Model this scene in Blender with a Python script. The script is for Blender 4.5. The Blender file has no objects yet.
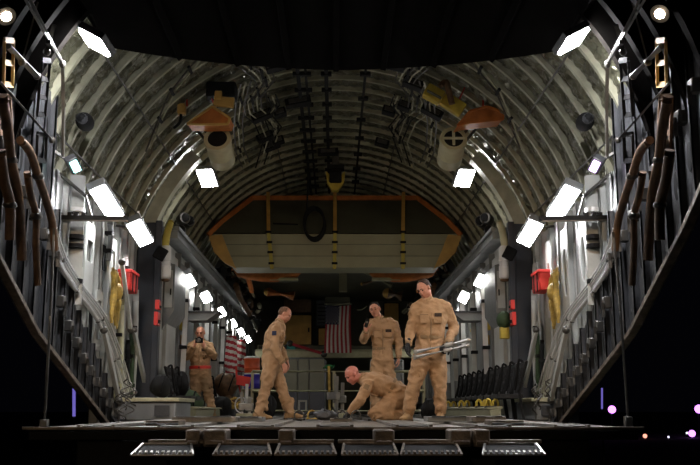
import bpy, math, random
from mathutils import Vector, Matrix, noise, Quaternion
random.seed(7)
PI = math.pi
R_ = math.radians
C = bpy.context.scene.collection
V = Vector

# ------------------------------------------------------------------ camera
FOC, PITCH, YAW, CAMZ = 920.0, R_(10.86), R_(0.92), 0.16
cam_rot = Matrix.Rotation(-YAW, 3, 'Z') @ Matrix.Rotation(R_(90) + PITCH, 3, 'X')
cd = bpy.data.cameras.new('camera')
cd.sensor_width = 36.0
cd.lens = FOC * 36.0 / 700.0
cd.clip_end = 2000
cam = bpy.data.objects.new('camera', cd)
C.objects.link(cam)
cam.location = (0, 0, CAMZ)
cam.rotation_euler = cam_rot.to_euler()
bpy.context.scene.camera = cam


def ray(px, py):
    return cam_rot @ V(((px - 350) / FOC, -(py - 232.5) / FOC, -1.0))


def at(px, py, Y):                      # point seen at a pixel, on the plane y = Y
    d = ray(px, py)
    k = Y / d.y
    return V((d.x * k, Y, CAMZ + d.z * k))


def onx(px, py, X):                     # ... on the plane x = X
    d = ray(px, py)
    k = X / d.x
    return V((X, d.y * k, CAMZ + d.z * k))


ZC, RV = 2.0, 3.35


def onr(px, py, r=3.1):                 # ... on the vault's cylinder of radius r
    d = ray(px, py)
    a = d.x ** 2 + d.z ** 2
    b = 2 * d.z * (CAMZ - ZC)
    c = (CAMZ - ZC) ** 2 - r * r
    k = (-b + math.sqrt(b * b - 4 * a * c)) / (2 * a)
    return V((d.x * k, d.y * k, CAMZ + d.z * k))


def vault(phi, y, r):
    return V((r * math.sin(phi), y, ZC + r * math.cos(phi)))


def mp(px, s):                          # pixel column mirrored about the hold's axis
    return px if s < 0 else 670 - px


# ------------------------------------------------------------------ materials
def mat(name, col, rough=0.6, metal=0.0, var=0.25, scale=6.0, bump=0.0, bscale=30.0, emit=None, estr=0.0, spec=0.5, sheen=0.0):
    m = bpy.data.materials.new(name)
    m.use_nodes = True
    nt = m.node_tree
    b = nt.nodes['Principled BSDF']
    b.inputs['Roughness'].default_value = rough
    b.inputs['Metallic'].default_value = metal
    b.inputs['Specular IOR Level'].default_value = spec
    tc = nt.nodes.new('ShaderNodeTexCoord')
    nz = nt.nodes.new('ShaderNodeTexNoise')
    nz.inputs['Scale'].default_value = scale
    nz.inputs['Detail'].default_value = 5
    nt.links.new(tc.outputs['Object'], nz.inputs['Vector'])
    rp = nt.nodes.new('ShaderNodeValToRGB')
    rp.color_ramp.elements[0].position = 0.3
    rp.color_ramp.elements[1].position = 0.75
    rp.color_ramp.elements[0].color = [c * (1 - var) for c in col] + [1]
    rp.color_ramp.elements[1].color = [min(1, c * (1 + var)) for c in col] + [1]
    nt.links.new(nz.outputs['Fac'], rp.inputs['Fac'])
    nt.links.new(rp.outputs['Color'], b.inputs['Base Color'])
    if bump:
        n2 = nt.nodes.new('ShaderNodeTexNoise')
        n2.inputs['Scale'].default_value = bscale
        n2.inputs['Detail'].default_value = 3
        nt.links.new(tc.outputs['Object'], n2.inputs['Vector'])
        bp = nt.nodes.new('ShaderNodeBump')
        bp.inputs['Strength'].default_value = bump
        bp.inputs['Distance'].default_value = 0.03
        nt.links.new(n2.outputs['Fac'], bp.inputs['Height'])
        nt.links.new(bp.outputs['Normal'], b.inputs['Normal'])
    if emit:
        b.inputs['Emission Color'].default_value = list(emit) + [1]
        b.inputs['Emission Strength'].default_value = estr
    return m


M = {}
M['quilt'] = mat('quilted_insulation', (.135, .132, .085), .34, .5, .35, 2.6, 1.0, 11)
_nt = M['quilt'].node_tree                       # crinkled foil: creases between buttoned facets
_bp = [n for n in _nt.nodes if n.type == 'BUMP'][0]
_tc = [n for n in _nt.nodes if n.type == 'TEX_COORD'][0]
_n2 = _bp.inputs['Height'].links[0].from_node
_vo = _nt.nodes.new('ShaderNodeTexVoronoi')
_vo.inputs['Scale'].default_value = 5.5
_mx = _nt.nodes.new('ShaderNodeVectorMath')
_mx.operation = 'MULTIPLY_ADD'
_mx.inputs[1].default_value = (.25, .25, .25)
_nt.links.new(_n2.outputs['Color'], _mx.inputs[0])
_nt.links.new(_tc.outputs['Object'], _mx.inputs[2])
_nt.links.new(_mx.outputs[0], _vo.inputs['Vector'])
_nt.links.new(_vo.outputs['Distance'], _bp.inputs['Height'])
_n2.inputs['Scale'].default_value = 5
_bp.inputs['Distance'].default_value = .06
M['rib'] = mat('rib_primer', (.42, .41, .29), .42, .2, .25, 5)
M['olive'] = mat('olive_panel', (.29, .28, .17), .55, 0, .12, 2)
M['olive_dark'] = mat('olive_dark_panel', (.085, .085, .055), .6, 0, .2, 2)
M['grey'] = mat('grey_paint', (.46, .47, .44), .45, .05, .15, 3, .15, 20)
M['grey_mid'] = mat('mid_grey_paint', (.19, .20, .20), .5, .05, .2, 4, .15, 20)
M['grey_dark'] = mat('dark_grey_paint', (.05, .052, .055), .5, .1, .35, 5, .2, 18)
M['blue_dark'] = mat('dark_blue_paint', (.028, .033, .042), .5, .0, .2, 4)
M['black'] = mat('black_rubber', (.010, .010, .010), .75, 0, .3, 8, spec=.2)
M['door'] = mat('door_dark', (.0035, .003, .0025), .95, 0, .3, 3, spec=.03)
M['white'] = mat('white_paint', (.62, .62, .60), .4, 0, .08, 5)
M['cream'] = mat('cream_paint', (.46, .44, .28), .5, 0, .15, 6)
M['steel'] = mat('bare_steel', (.45, .44, .41), .32, .8, .2, 8)
M['steel_dark'] = mat('dark_steel', (.10, .095, .085), .4, .7, .3, 8)
M['brown'] = mat('brown_hose', (.14, .075, .033), .6, 0, .4, 12)
M['orange'] = mat('orange_canvas', (.48, .15, .025), .7, 0, .25, 7, .3, 20)
M['amber'] = mat('amber_pad', (.56, .33, .08), .6, 0, .2, 4, .2, 15)
M['yellow'] = mat('yellow_paint', (.50, .37, .04), .5, 0, .2, 8)
M['yellow_strap'] = mat('yellow_webbing', (.46, .38, .07), .7, 0, .12, 20)
M['red'] = mat('red_paint', (.62, .025, .018), .45, 0, .15, 6)
M['blue'] = mat('blue_plastic', (.05, .03, .42), .4, 0, .15, 6)
M['drum_orange'] = mat('orange_plastic', (.62, .10, .03), .4, 0, .2, 8)
M['green'] = mat('green_canvas', (.03, .06, .02), .7, 0, .3, 8)
M['green_bright'] = mat('green_plastic', (.01, .13, .04), .4, 0, .2, 8)
M['teal'] = mat('teal_plastic', (.02, .22, .20), .5, 0, .2, 8)
M['suit'] = mat('tan_flight_suit', (.43, .26, .135), .85, 0, .09, 9, .6, 11)
M['suit2'] = mat('tan_flight_suit_seam', (.27, .175, .09), .85, 0, .1, 9)
M['boot'] = mat('tan_suede', (.33, .20, .09), .9, 0, .2, 15, .2, 40)
M['sole'] = mat('boot_sole', (.10, .065, .035), .8, 0, .2, 15)
M['skin'] = mat('skin', (.60, .27, .17), .5, 0, .1, 14)
M['skin_pink'] = mat('skin_flushed', (.58, .21, .15), .42, 0, .1, 14)
M['lips'] = mat('lips', (.35, .10, .08), .5, 0, .1, 14)
M['eye'] = mat('eye_dark', (.03, .02, .015), .2, 0, .1, 14)
M['hair_dark'] = mat('hair_dark', (.02, .013, .009), .7, 0, .4, 60, .5, 90)
M['hair_brown'] = mat('hair_brown', (.045, .022, .011), .7, 0, .4, 60, .5, 90)
M['hair_short'] = mat('hair_cropped', (.20, .105, .06), .8, 0, .3, 60, .4, 90)
M['glove'] = mat('black_glove', (.012, .012, .013), .7, 0, .3, 14, .2, 40)
M['flag_red'] = mat('flag_red', (.34, .02, .03), .8, 0, .1, 20)
M['flag_white'] = mat('flag_white', (.55, .52, .47), .8, 0, .08, 20)
M['flag_blue'] = mat('flag_blue', (.015, .02, .06), .8, 0, .1, 20)
M['webbing'] = mat('black_webbing', (.018, .018, .018), .8, 0, .4, 30)
M['deck'] = mat('ramp_deck', (.21, .19, .16), .5, .25, .45, 5, .3, 25)
M['deck_edge'] = mat('worn_deck_edge', (.20, .16, .12), .5, .3, .5, 9, .3, 25)
M['floor'] = mat('cargo_floor', (.17, .165, .15), .45, .3, .35, 4, .2, 20)
M['asphalt'] = mat('asphalt', (.02, .02, .02), .9, 0, .3, 1.5, .2, 60)
M['glass_panel'] = mat('frosted_panel', (.20, .21, .16), .35, 0, .12, 3)
M['glass_blue'] = mat('blue_grey_panel', (.07, .085, .12), .35, 0, .12, 3)
M['gold'] = mat('gold_fabric', (.45, .30, .06), .6, 0, .4, 14, .4, 25)
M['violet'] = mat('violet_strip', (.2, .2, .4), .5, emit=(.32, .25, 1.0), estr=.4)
LAMP_E = 44.0
M['lens'] = mat('lamp_lens', (.8, .8, .8), .4, emit=(.95, .94, .90), estr=LAMP_E)
M['lens_ceiling'] = mat('ceiling_lamp_lens', (.8, .8, .8), .4, emit=(.93, .91, .93), estr=75)
M['lens_near'] = mat('near_lamp_lens', (.8, .8, .8), .4, emit=(.92, .92, .96), estr=75)
M['lens_rear'] = mat('rear_lamp_lens', (.8, .8, .8), .4, emit=(.92, .92, .98), estr=400)
M['lens_green'] = mat('lamp_lens_green', (.6, .8, .8), .4, emit=(.45, 1.0, .92), estr=5)
M['lens_violet'] = mat('lamp_lens_violet', (.8, .6, .8), .4, emit=(.75, .5, 1.0), estr=5)
M['lens_warm'] = mat('lamp_lens_warm', (.9, .8, .6), .4, emit=(1.0, .80, .60), estr=40)
M['far_violet'] = mat('distant_lamp_violet', (.8, .6, .9), .4, emit=(.66, .22, 1.0), estr=2.6)
M['far_orange'] = mat('distant_lamp_orange', (.9, .5, .3), .4, emit=(1.0, .35, .25), estr=1.6)
M['far_white'] = mat('distant_lamp_white', (.9, .9, .9), .4, emit=(.8, .8, 1.0), estr=2)


# ------------------------------------------------------------------ mesh builder
def frame_of(d, up=V((0, 0, 1))):
    d = d.normalized()
    if abs(d.dot(up)) > .98:
        up = V((0, 1, 0))
    x = d.cross(up).normalized()
    y = x.cross(d).normalized()
    return x, y, d


class MB:
    def __init__(s):
        s.v, s.f, s.m = [], [], []

    def add(s, vs, fs, mi=0):
        n = len(s.v)
        s.v += [V(p) for p in vs]
        s.f += [tuple(i + n for i in f) for f in fs]
        s.m += [mi] * len(fs)
        return s

    def box(s, c, size, rot=None, mi=0):
        c = V(c)
        hx, hy, hz = [k / 2 for k in size]
        b = min(hx, hy, hz) * .18
        vs = []
        # chamfered box: 24 vertices
        fs = []
        pts = {}
        for sx in (-1, 1):
            for sy in (-1, 1):
                for sz in (-1, 1):
                    for ax in range(3):
                        p = [sx * hx, sy * hy, sz * hz]
                        for k in range(3):
                            if k != ax:
                                p[k] -= (sx, sy, sz)[k] * b
                        pts[(sx, sy, sz, ax)] = len(vs)
                        p = V(p)
                        if rot:
                            p = rot @ p
                        vs.append(c + p)
        g = lambda *k: pts[k]
        for ax in range(3):
            o = [k for k in range(3) if k != ax]
            for sg in (-1, 1):
                loop = []
                for a, bb in ((-1, -1), (1, -1), (1, 1), (-1, 1)):
                    k = [0, 0, 0]
                    k[ax] = sg
                    k[o[0]] = a
                    k[o[1]] = bb
                    loop.append(g(*k, ax))
                fs.append(tuple(loop))
        for ax in range(3):                     # edge strips, edge runs along ax
            o = [k for k in range(3) if k != ax]
            for a in (-1, 1):
                for bb in (-1, 1):
                    k1 = [0, 0, 0]; k1[ax] = -1; k1[o[0]] = a; k1[o[1]] = bb
                    k2 = list(k1); k2[ax] = 1
                    fs.append((g(*k1, o[0]), g(*k2, o[0]), g(*k2, o[1]), g(*k1, o[1])))
        for sx in (-1, 1):
            for sy in (-1, 1):
                for sz in (-1, 1):
                    fs.append((g(sx, sy, sz, 0), g(sx, sy, sz, 1), g(sx, sy, sz, 2)))
        return s.add(vs, fs, mi)

    def span(s, lo, hi, mi=0):
        lo, hi = V(lo), V(hi)
        return s.box((lo + hi) / 2, [abs(k) for k in (hi - lo)], None, mi)

    def beam(s, a, b, w, h, up=V((0, 0, 1)), mi=0):
        a, b = V(a), V(b)
        x, y, d = frame_of(b - a, up)
        rot = Matrix((x, y, d)).transposed()
        return s.box((a + b) / 2, (w, h, (b - a).length), rot, mi)

    def tube(s, path, r, seg=8, mi=0, smooth_path=True):
        path = [V(p) for p in path]
        if smooth_path and len(path) > 2:
            out = []
            for i in range(len(path) - 1):
                p0, p1, p2, p3 = path[max(i - 1, 0)], path[i], path[i + 1], path[min(i + 2, len(path) - 1)]
                for k in range(4):
                    t = k / 4
                    out.append(.5 * ((2 * p1) + (p2 - p0) * t + (2 * p0 - 5 * p1 + 4 * p2 - p3) * t * t + (3 * p1 - p0 - 3 * p2 + p3) * t ** 3))
            out.append(path[-1])
            path = out
        n = len(path)
        rs = r if isinstance(r, (list, tuple)) else [r] * n
        if len(rs) != n:
            rs = [rs[min(int(i / (n - 1) * (len(rs) - 1) + .5), len(rs) - 1)] for i in range(n)]
        vs, fs = [], []
        x = None
        for i, p in enumerate(path):
            d = (path[min(i + 1, n - 1)] - path[max(i - 1, 0)])
            if d.length < 1e-6:
                d = V((0, 0, 1))
            d.normalize()
            if x is None:
                x, y, _ = frame_of(d)
            else:
                x = (x - d * x.dot(d)).normalized()
                y = d.cross(x)
            for k in range(seg):
                a = 2 * PI * k / seg
                vs.append(p + (x * math.cos(a) + y * math.sin(a)) * rs[i])
        for i in range(n - 1):
            for k in range(seg):
                k2 = (k + 1) % seg
                fs.append((i * seg + k, i * seg + k2, (i + 1) * seg + k2, (i + 1) * seg + k))
        fs.append(tuple(range(seg - 1, -1, -1)))
        fs.append(tuple((n - 1) * seg + k for k in range(seg)))
        return s.add(vs, fs, mi)

    def lathe(s, a, b, prof, seg=20, mi=0):      # prof: (t along a-b, radius)
        a, b = V(a), V(b)
        x, y, d = frame_of(b - a)
        L = (b - a)
        vs, fs = [], []
        for t, r in prof:
            for k in range(seg):
                an = 2 * PI * k / seg
                vs.append(a + L * t + (x * math.cos(an) + y * math.sin(an)) * r)
        for i in range(len(prof) - 1):
            for k in range(seg):
                k2 = (k + 1) % seg
                fs.append((i * seg + k, i * seg + k2, (i + 1) * seg + k2, (i + 1) * seg + k))
        fs.append(tuple(range(seg - 1, -1, -1)))
        fs.append(tuple((len(prof) - 1) * seg + k for k in range(seg)))
        return s.add(vs, fs, mi)

    def ell(s, c, r, rot=None, seg=16, rings=10, mi=0):
        c = V(c)
        vs, fs = [], []
        for i in range(1, rings):
            t = PI * i / rings
            for k in range(seg):
                a = 2 * PI * k / seg
                p = V((r[0] * math.sin(t) * math.cos(a), r[1] * math.sin(t) * math.sin(a), r[2] * math.cos(t)))
                vs.append(c + (rot @ p if rot else p))
        for q in (r[2], -r[2]):
            p = V((0, 0, q))
            vs.append(c + (rot @ p if rot else p))
        for i in range(rings - 2):
            for k in range(seg):
                k2 = (k + 1) % seg
                fs.append((i * seg + k, (i + 1) * seg + k, (i + 1) * seg + k2, i * seg + k2))
        n = (rings - 1) * seg
        for k in range(seg):
            k2 = (k + 1) % seg
            fs.append((n, k, k2))
            fs.append((n + 1, (rings - 2) * seg + k2, (rings - 2) * seg + k))
        return s.add(vs, fs, mi)

    def cap(s, a, ra, b, rb, seg=12):            # tapered capsule
        a, b = V(a), V(b)
        x, y, d = frame_of(b - a)
        vs, fs = [], []
        rows = []
        for i in range(4):
            t = PI / 2 * (i + 1) / 4.001
            rows.append((a - d * ra * math.cos(t), ra * math.sin(t)))
        for i in range(4):
            t = PI / 2 * (4 - i) / 4.001
            rows.append((b + d * rb * math.cos(t), rb * math.sin(t)))
        for p, r in rows:
            for k in range(seg):
                an = 2 * PI * k / seg
                vs.append(p + (x * math.cos(an) + y * math.sin(an)) * r)
        n = len(rows)
        for i in range(n - 1):
            for k in range(seg):
                k2 = (k + 1) % seg
                fs.append((i * seg + k, i * seg + k2, (i + 1) * seg + k2, (i + 1) * seg + k))
        fs.append(tuple(range(seg - 1, -1, -1)))
        fs.append(tuple((n - 1) * seg + k for k in range(seg)))
        return s.add(vs, fs)

    def loft(s, secs, seg=20):                   # secs: (centre, right, forward, a, b)
        vs, fs = [], []
        for c, rr, ff, a, b in secs:
            for k in range(seg):
                an = 2 * PI * k / seg
                ca, sa = math.cos(an), math.sin(an)
                ca = math.copysign(abs(ca) ** .85, ca)
                sa = math.copysign(abs(sa) ** .85, sa)
                vs.append(V(c) + rr * ca * a + ff * sa * b)
        n = len(secs)
        for i in range(n - 1):
            for k in range(seg):
                k2 = (k + 1) % seg
                fs.append((i * seg + k, i * seg + k2, (i + 1) * seg + k2, (i + 1) * seg + k))
        fs.append(tuple(range(seg - 1, -1, -1)))
        fs.append(tuple((n - 1) * seg + k for k in range(seg)))
        return s.add(vs, fs)

    def prism(s, pts, ext, mi=0):                # polygon extruded by the vector ext
        pts = [V(p) for p in pts]
        ext = V(ext)
        n = len(pts)
        fs = [tuple(range(n - 1, -1, -1)), tuple(range(n, 2 * n))]
        fs += [(i, (i + 1) % n, (i + 1) % n + n, i + n) for i in range(n)]
        return s.add(pts + [p + ext for p in pts], fs, mi)

    def ring(s, outer, inner, ext, mi=0):        # frame between two like polygons, extruded
        n = len(outer)
        ext = V(ext)
        vs = [V(p) for p in outer] + [V(p) for p in inner]
        vs += [p + ext for p in vs]
        fs = []
        for i in range(n):
            j = (i + 1) % n
            fs.append((i, j, n + j, n + i))
            fs.append((2 * n + i, 3 * n + i, 3 * n + j, 2 * n + j))
            fs.append((i, 2 * n + i, 2 * n + j, j))
            fs.append((n + i, n + j, 3 * n + j, 3 * n + i))
        return s.add(vs, fs, mi)

    def mesh(s, name, origin, smooth):
        me = bpy.data.meshes.new(name)
        me.from_pydata([tuple(p - origin) for p in s.v], [], s.f)
        me.polygons.foreach_set('material_index', s.m)
        me.update()
        import bmesh
        bm = bmesh.new()
        bm.from_mesh(me)
        bmesh.ops.recalc_face_normals(bm, faces=bm.faces)
        bm.to_mesh(me)
        bm.free()
        if smooth:
            me.polygons.foreach_set('use_smooth', [True] * len(me.polygons))
            me.set_sharp_from_angle(angle=R_(40))
        return me

    def build(s, name, mats, parent=None, loc=None, smooth=True, label=None):
        org = ORG[parent.name] if parent is not None else V(loc if loc is not None else (0, 0, 0))
        me = s.mesh(name, org, smooth)
        for m in (mats if isinstance(mats, (list, tuple)) else [mats]):
            me.materials.append(M[m])
        o = bpy.data.objects.new(name, me)
        C.objects.link(o)
        if parent is not None:
            o.parent = parent
        else:
            o.location = org
        ORG[o.name] = org
        if label:
            o['label'] = label
        return o


ORG = {}


def tag(o, label, cat, group=None, kind=None):
    o['label'] = label
    o['category'] = cat
    if group:
        o['group'] = group
    if kind:
        o['kind'] = kind
    return o


def thing(name, label, cat, loc=(0, 0, 0), group=None, kind=None):
    o = bpy.data.objects.new(name, None)
    o.empty_display_size = .1
    C.objects.link(o)
    o.location = loc
    ORG[o.name] = V(loc)
    return tag(o, label, cat, group, kind)


def single(mb, name, mats, label, cat, loc=None, group=None, kind=None, smooth=True):
    if loc is None:
        xs = [p for p in mb.v]
        loc = V((sum(p.x for p in xs) / len(xs), sum(p.y for p in xs) / len(xs), min(p.z for p in xs)))
    return tag(mb.build(name, mats, None, loc, smooth), label, cat, group, kind)


SIDE = {-1: 'left', 1: 'right'}
NTH = ['first', 'second', 'third', 'fourth', 'fifth', 'sixth', 'seventh', 'eighth', 'ninth', 'tenth', 'eleventh', 'twelfth']

# ================================================================== SETTING
# floor of the hold, with long recessed rails
fl = MB()
fl.span((-2.78, 12.6, -.35), (2.78, 31.2, -.02))
floor_o = single(fl, 'floor', 'floor', 'grey metal cargo floor running forward from the ramp', 'floor', (0, 12.6, 0), kind='structure')
mb = MB()
for k in range(-8, 9):
    mb.span((k * .33 - .14, 12.62, -.021), (k * .33 + .14, 31.1, 0))
mb.build('deck_plank', 'floor', floor_o)
for x in (-1.6, -.55, .55, 1.6):
    mb = MB()
    for sg in (-.09, .09):
        mb.span((x + sg - .012, 12.7, 0), (x + sg + .012, 30.5, .035))
    for i in range(90):
        mb.tube([(x - .08, 12.8 + i * .195, .018), (x + .08, 12.8 + i * .195, .018)], .015, 6)
    mb.build('roller_rail', 'steel_dark', floor_o)

gr = MB()
gr.span((-400, -60, -1.75), (400, 600, -1.65))
tag(gr.build('floor_apron', 'asphalt', None, (0, 0, -1.65), False), 'dark asphalt airfield apron around the aircraft', 'ground', kind='structure')

# vault: quilted insulation shell + ribs
PH0 = R_(79)
RIB0, RIBSTEP, NRIB = 8.74, .5, 27


def shell(y0, y1, ph, ny, nph, rfun, name, m, label, ph_lo=None):
    mb = MB()
    vs, fs = [], []
    lo = -ph if ph_lo is None else ph_lo
    for j in range(ny + 1):
        y = y0 + (y1 - y0) * j / ny
        for i in range(nph + 1):
            a = lo + (ph - lo) * i / nph
            vs.append(vault(a, y, rfun(a, y)))
    for j in range(ny):
        for i in range(nph):
            k = j * (nph + 1) + i
            fs.append((k, k + 1, k + nph + 2, k + nph + 1))
    mb.add(vs, fs)
    return mb


def quilt_r(a, y):
    t = ((y - RIB0) / RIBSTEP) % 1.0
    u = (a * RV / .36) % 1.0
    puff = (math.sin(PI * t) ** .5) * (.45 + .55 * math.sin(PI * u) ** .5)
    # creases running out from the quilting buttons
    dt, du = t - .5, u - .5
    ang = math.atan2(du, dt)
    star = math.cos(ang * 9 + math.floor(a * RV / .36) * 1.7 + math.floor((y - RIB0) / RIBSTEP) * 2.3) * min(1, math.hypot(dt, du) * 2.2)
    n = noise.noise(V((a * RV * 3.1, y * 3.1, 0))) + .5 * noise.noise(V((a * RV * 8, y * 8, 4)))
    return RV - .02 - .045 * puff + .03 * star * puff - .02 * n


mb = shell(RIB0, 21.9, PH0, 420, 300, quilt_r, 'ceiling', 'quilt', '')
ceil_o = tag(mb.build('ceiling', 'quilt', None, (0, 15, 5.35)), 'curved vault of quilted silver-olive insulation between metal ribs', 'ceiling', kind='structure')
mb = MB()      # outer skin behind the quilt so that no light leaks
vs, fs = [], []
for y, aa in ((RIB0 - .1, 84), (12.4, 84), (12.4, 126), (31.3, 126)):
    for i in range(61):
        vs.append(vault(-R_(aa) + R_(2 * aa) * i / 60, y, 3.52))
for i in range(60):
    fs.append((i, i + 1, i + 62, i + 61))
    fs.append((122 + i, 123 + i, 122 + i + 62, 122 + i + 61))
mb.add(vs, fs)
mb.build('outer_skin', 'grey_dark', ceil_o)


def arc_rib(mb, y, r_in, r_out, w_web, w_fl, a0, a1, n=72, holes=False):
    for i in range(n):
        pass
    # L section swept round the arc: web + inner flange
    prof = [(-w_web / 2, r_out), (w_web / 2, r_out), (w_web / 2, r_in + .012), (w_fl, r_in + .012), (w_fl, r_in), (-w_web / 2, r_in)]
    vs, fs = [], []
    m = len(prof)
    for i in range(n + 1):
        a = a0 + (a1 - a0) * i / n
        for dy, r in prof:
            vs.append(vault(a, y + dy, r))
    for i in range(n):
        for k in range(m):
            k2 = (k + 1) % m
            fs.append((i * m + k, i * m + k2, (i + 1) * m + k2, (i + 1) * m + k))
    fs.append(tuple(range(m)))
    fs.append(tuple(n * m + k for k in range(m)))
    mb.add(vs, fs)


for k in range(NRIB):
    y = RIB0 + k * RIBSTEP
    mb = MB()
    deep = k == 11
    arc_rib(mb, y, 3.252, 3.37, .012, .05, -R_(79), R_(79))
    mb.build('rib', 'rib', ceil_o)
    if deep:
        for a0, a1 in ((-79, -46), (46, 79)):
            mb = MB(); arc_rib(mb, y, 3.0, 3.2, .10, .16, R_(a0), R_(a1), 24); mb.build('deep_rib', 'rib', ceil_o)
# thin stringers along the vault
for i, a in enumerate((-70, -52, -20, 20, 52, 70)):
    mb = MB()
    mb.beam(vault(R_(a), RIB0, 3.24), vault(R_(a), 21.6, 3.24), .02, .02, V((math.sin(R_(a)), 0, math.cos(R_(a)))))
    mb.build('stringer', 'steel_dark', ceil_o)

# lower / upper edge of the aft side fairing
LOW = [(6.4, 2.3), (7.5, 1.66), (9.1, .90), (12.45, -.12)]
UPP = [(6.4, 4.2), (9.3, 3.4), (9.55, 2.35), (9.9, 1.85), (10.6, 1.30), (12.4, .42), (13.2, .0)]


def lerp(tab, y):
    if y <= tab[0][0]:
        return tab[0][1]
    for (a, b), (c, d) in zip(tab, tab[1:]):
        if y <= c:
            return b + (d - b) * (y - a) / (c - a)
    return tab[-1][1]


walls = {}
for s in (-1, 1):
    nm = 'wall_' + SIDE[s]
    mb = MB()
    # forward wall of the hold
    mb.span((s * 2.76, 14.5, 0), (s * 2.95, 31.2, 3.0))
    # aft recessed wall
    mb.span((s * 3.10, 12.3, -.1), (s * 3.22, 14.5, 2.75))
    mb.prism([(s * 3.10, 9.2, 1.35), (s * 3.10, 12.3, .25), (s * 3.10, 12.3, 2.75), (s * 3.10, 9.2, 2.75)], (s * .12, 0, 0))
    w = tag(mb.build(nm, 'grey', None, (s * 2.9, 12, 0)), SIDE[s] + ' side wall of pale grey panels lining the cargo hold', 'wall', kind='structure')
    walls[s] = w
    # panels with flanged edges on the aft wall
    for k in range(9):
        y = 9.75 + k * .5
        lo = max(lerp(UPP, y) - .1, .05)
        mb = MB()
        mb.span((s * 3.02, y - .02, lo), (s * 3.10, y + .02, 2.72))
        mb.span((s * 3.02, y - .02, lo), (s * 3.035, y + .06, 2.72))
        mb.build('wall_stiffener', 'grey', w)
    for px, ya, yb, hy0, hy1, hw, e in (((90, 222, 300, 240, 262, .13, .25), (113, 238, 330, 250, 268, .11, .25), (99, 290, 350, 300, 340, .10, .25), (124, 262, 345, 275, 300, .10, .25)) if s < 0 else
                                    ((549, 240, 318, 262, 302, .10, 1), (565, 228, 322, 248, 297, .11, 1), (583, 216, 300, 235, 283, .11, 1), (536, 262, 350, 290, 322, .10, .4))):
        cc = onx(px, (hy0 + hy1) / 2, s * 2.99)
        z0, z1 = onx(px, yb, s * 2.99).z, onx(px, ya, s * 2.99).z
        hz = (onx(px, hy0, s * 2.99).z - onx(px, hy1, s * 2.99).z) / 2
        n = 28
        oc, ic = [], []
        for i in range(n):
            a = 2 * PI * i / n
            ca, sa = math.cos(a), math.sin(a)
            ic.append(V((s * 2.99, cc.y + math.copysign(abs(ca) ** e, ca) * hw, cc.z + math.copysign(abs(sa) ** e, sa) * hz)))
            m_ = max(abs(ca), abs(sa))
            qy, qz = ca / m_ * (hw + .07), sa / m_
            oc.append(V((s * 2.99, cc.y + qy, cc.z + (qz * (z1 - cc.z) if qz > 0 else qz * (cc.z - z0)))))
        mb = MB(); mb.ring(oc, ic, (s * .02, 0, 0)); mb.build('cutout_plate', 'grey', w)
        mb = MB(); mb.span((s * 3.08, cc.y - hw - .05, cc.z - hz - .05), (s * 3.095, cc.y + hw + .05, cc.z + hz + .05)); mb.build('cutout_backing', 'black' if s < 0 else 'white', w)  # black puts recess shade, white puts lit wall, into the backing's colour
    # vertical panels on the forward wall
    for k in range(16):
        y = 14.8 + k
        mb = MB()
        mb.span((s * 2.70, y, .35), (s * 2.77, y + .86, 2.68))
        mb.build('wall_panel', 'grey_mid' if k % 3 else 'grey', w)
        mb = MB()
        mb.span((s * 2.66, y + .89, .3), (s * 2.77, y + .95, 2.8))
        mb.build('wall_frame', 'grey_mid', w)
    # dark aft fairing panels
    ys = [6.9 + .34 * i for i in range(19)]
    for k, y in enumerate(ys):
        lo0, lo1 = lerp(LOW, y), lerp(LOW, y + .32)
        hi0, hi1 = max(lerp(UPP, y), lo0 + .05), max(lerp(UPP, y + .32), lo1 + .05)
        if y > 13:
            continue
        X = s * 2.98
        mb = MB()
        mb.prism([(X, y, lo0), (X, y + .32, lo1), (X, y + .32, hi1), (X, y, hi0)], (s * .03, 0, 0))
        mb.build('fairing_panel', 'grey_dark', w)
        mb = MB()
        mb.prism([(X - s * .05, y, lo0), (X, y, lo0), (X, y, hi0), (X - s * .05, y, hi0)], (0, .025, 0))
        mb.prism([(X - s * .05, y, lo0), (X - s * .05, y + .05, lo0), (X - s * .05, y + .05, hi0), (X - s * .05, y, hi0)], (s * .012, 0, 0))
        f = mb.build('fairing_frame', 'grey_dark', w)
        hgt = hi0 - lo0
        mb = MB()
        for q in (.2, .5, .8):
            zz = lo0 + hgt * q
            mb.ell((X - s * .005, y + .19, zz), (.006, .06, min(.13, hgt * .11)))
        mb.build('lightening_hole', 'black', w)
        if hgt > .4:
            mb = MB()
            mb.box((X - s * .05, y + .20, lo0 + hgt * .36), (.09, .10, .12))
            mb.tube([(X - s * .1, y + .2, lo0 + hgt * .36), (X - s * .1, y + .2, lo0 + hgt * .36 - .16)], .018, 8)
            mb.build('latch', 'steel_dark', w)
    mb = MB()
    for (y0, z0), (y1, z1) in zip(LOW, LOW[1:]):
        mb.beam((s * 2.94, y0, z0), (s * 2.94, y1, z1), .08, .05)
    mb.build('lower_sill', 'deck_edge', w)
    # aft shell above the fairing (near-black: its shade is put into the colour)
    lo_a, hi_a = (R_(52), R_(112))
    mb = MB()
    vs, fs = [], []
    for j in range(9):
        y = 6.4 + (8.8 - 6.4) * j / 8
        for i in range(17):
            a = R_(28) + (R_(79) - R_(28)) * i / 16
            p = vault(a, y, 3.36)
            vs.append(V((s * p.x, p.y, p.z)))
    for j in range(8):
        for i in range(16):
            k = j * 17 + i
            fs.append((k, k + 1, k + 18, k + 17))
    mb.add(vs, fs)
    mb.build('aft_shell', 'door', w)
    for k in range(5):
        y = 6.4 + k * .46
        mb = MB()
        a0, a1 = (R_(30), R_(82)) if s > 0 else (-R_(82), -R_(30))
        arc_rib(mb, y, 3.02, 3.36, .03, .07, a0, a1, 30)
        mb.build('aft_rib', 'door', w)  # ribs near-black as well, the shade on them painted in

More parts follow.
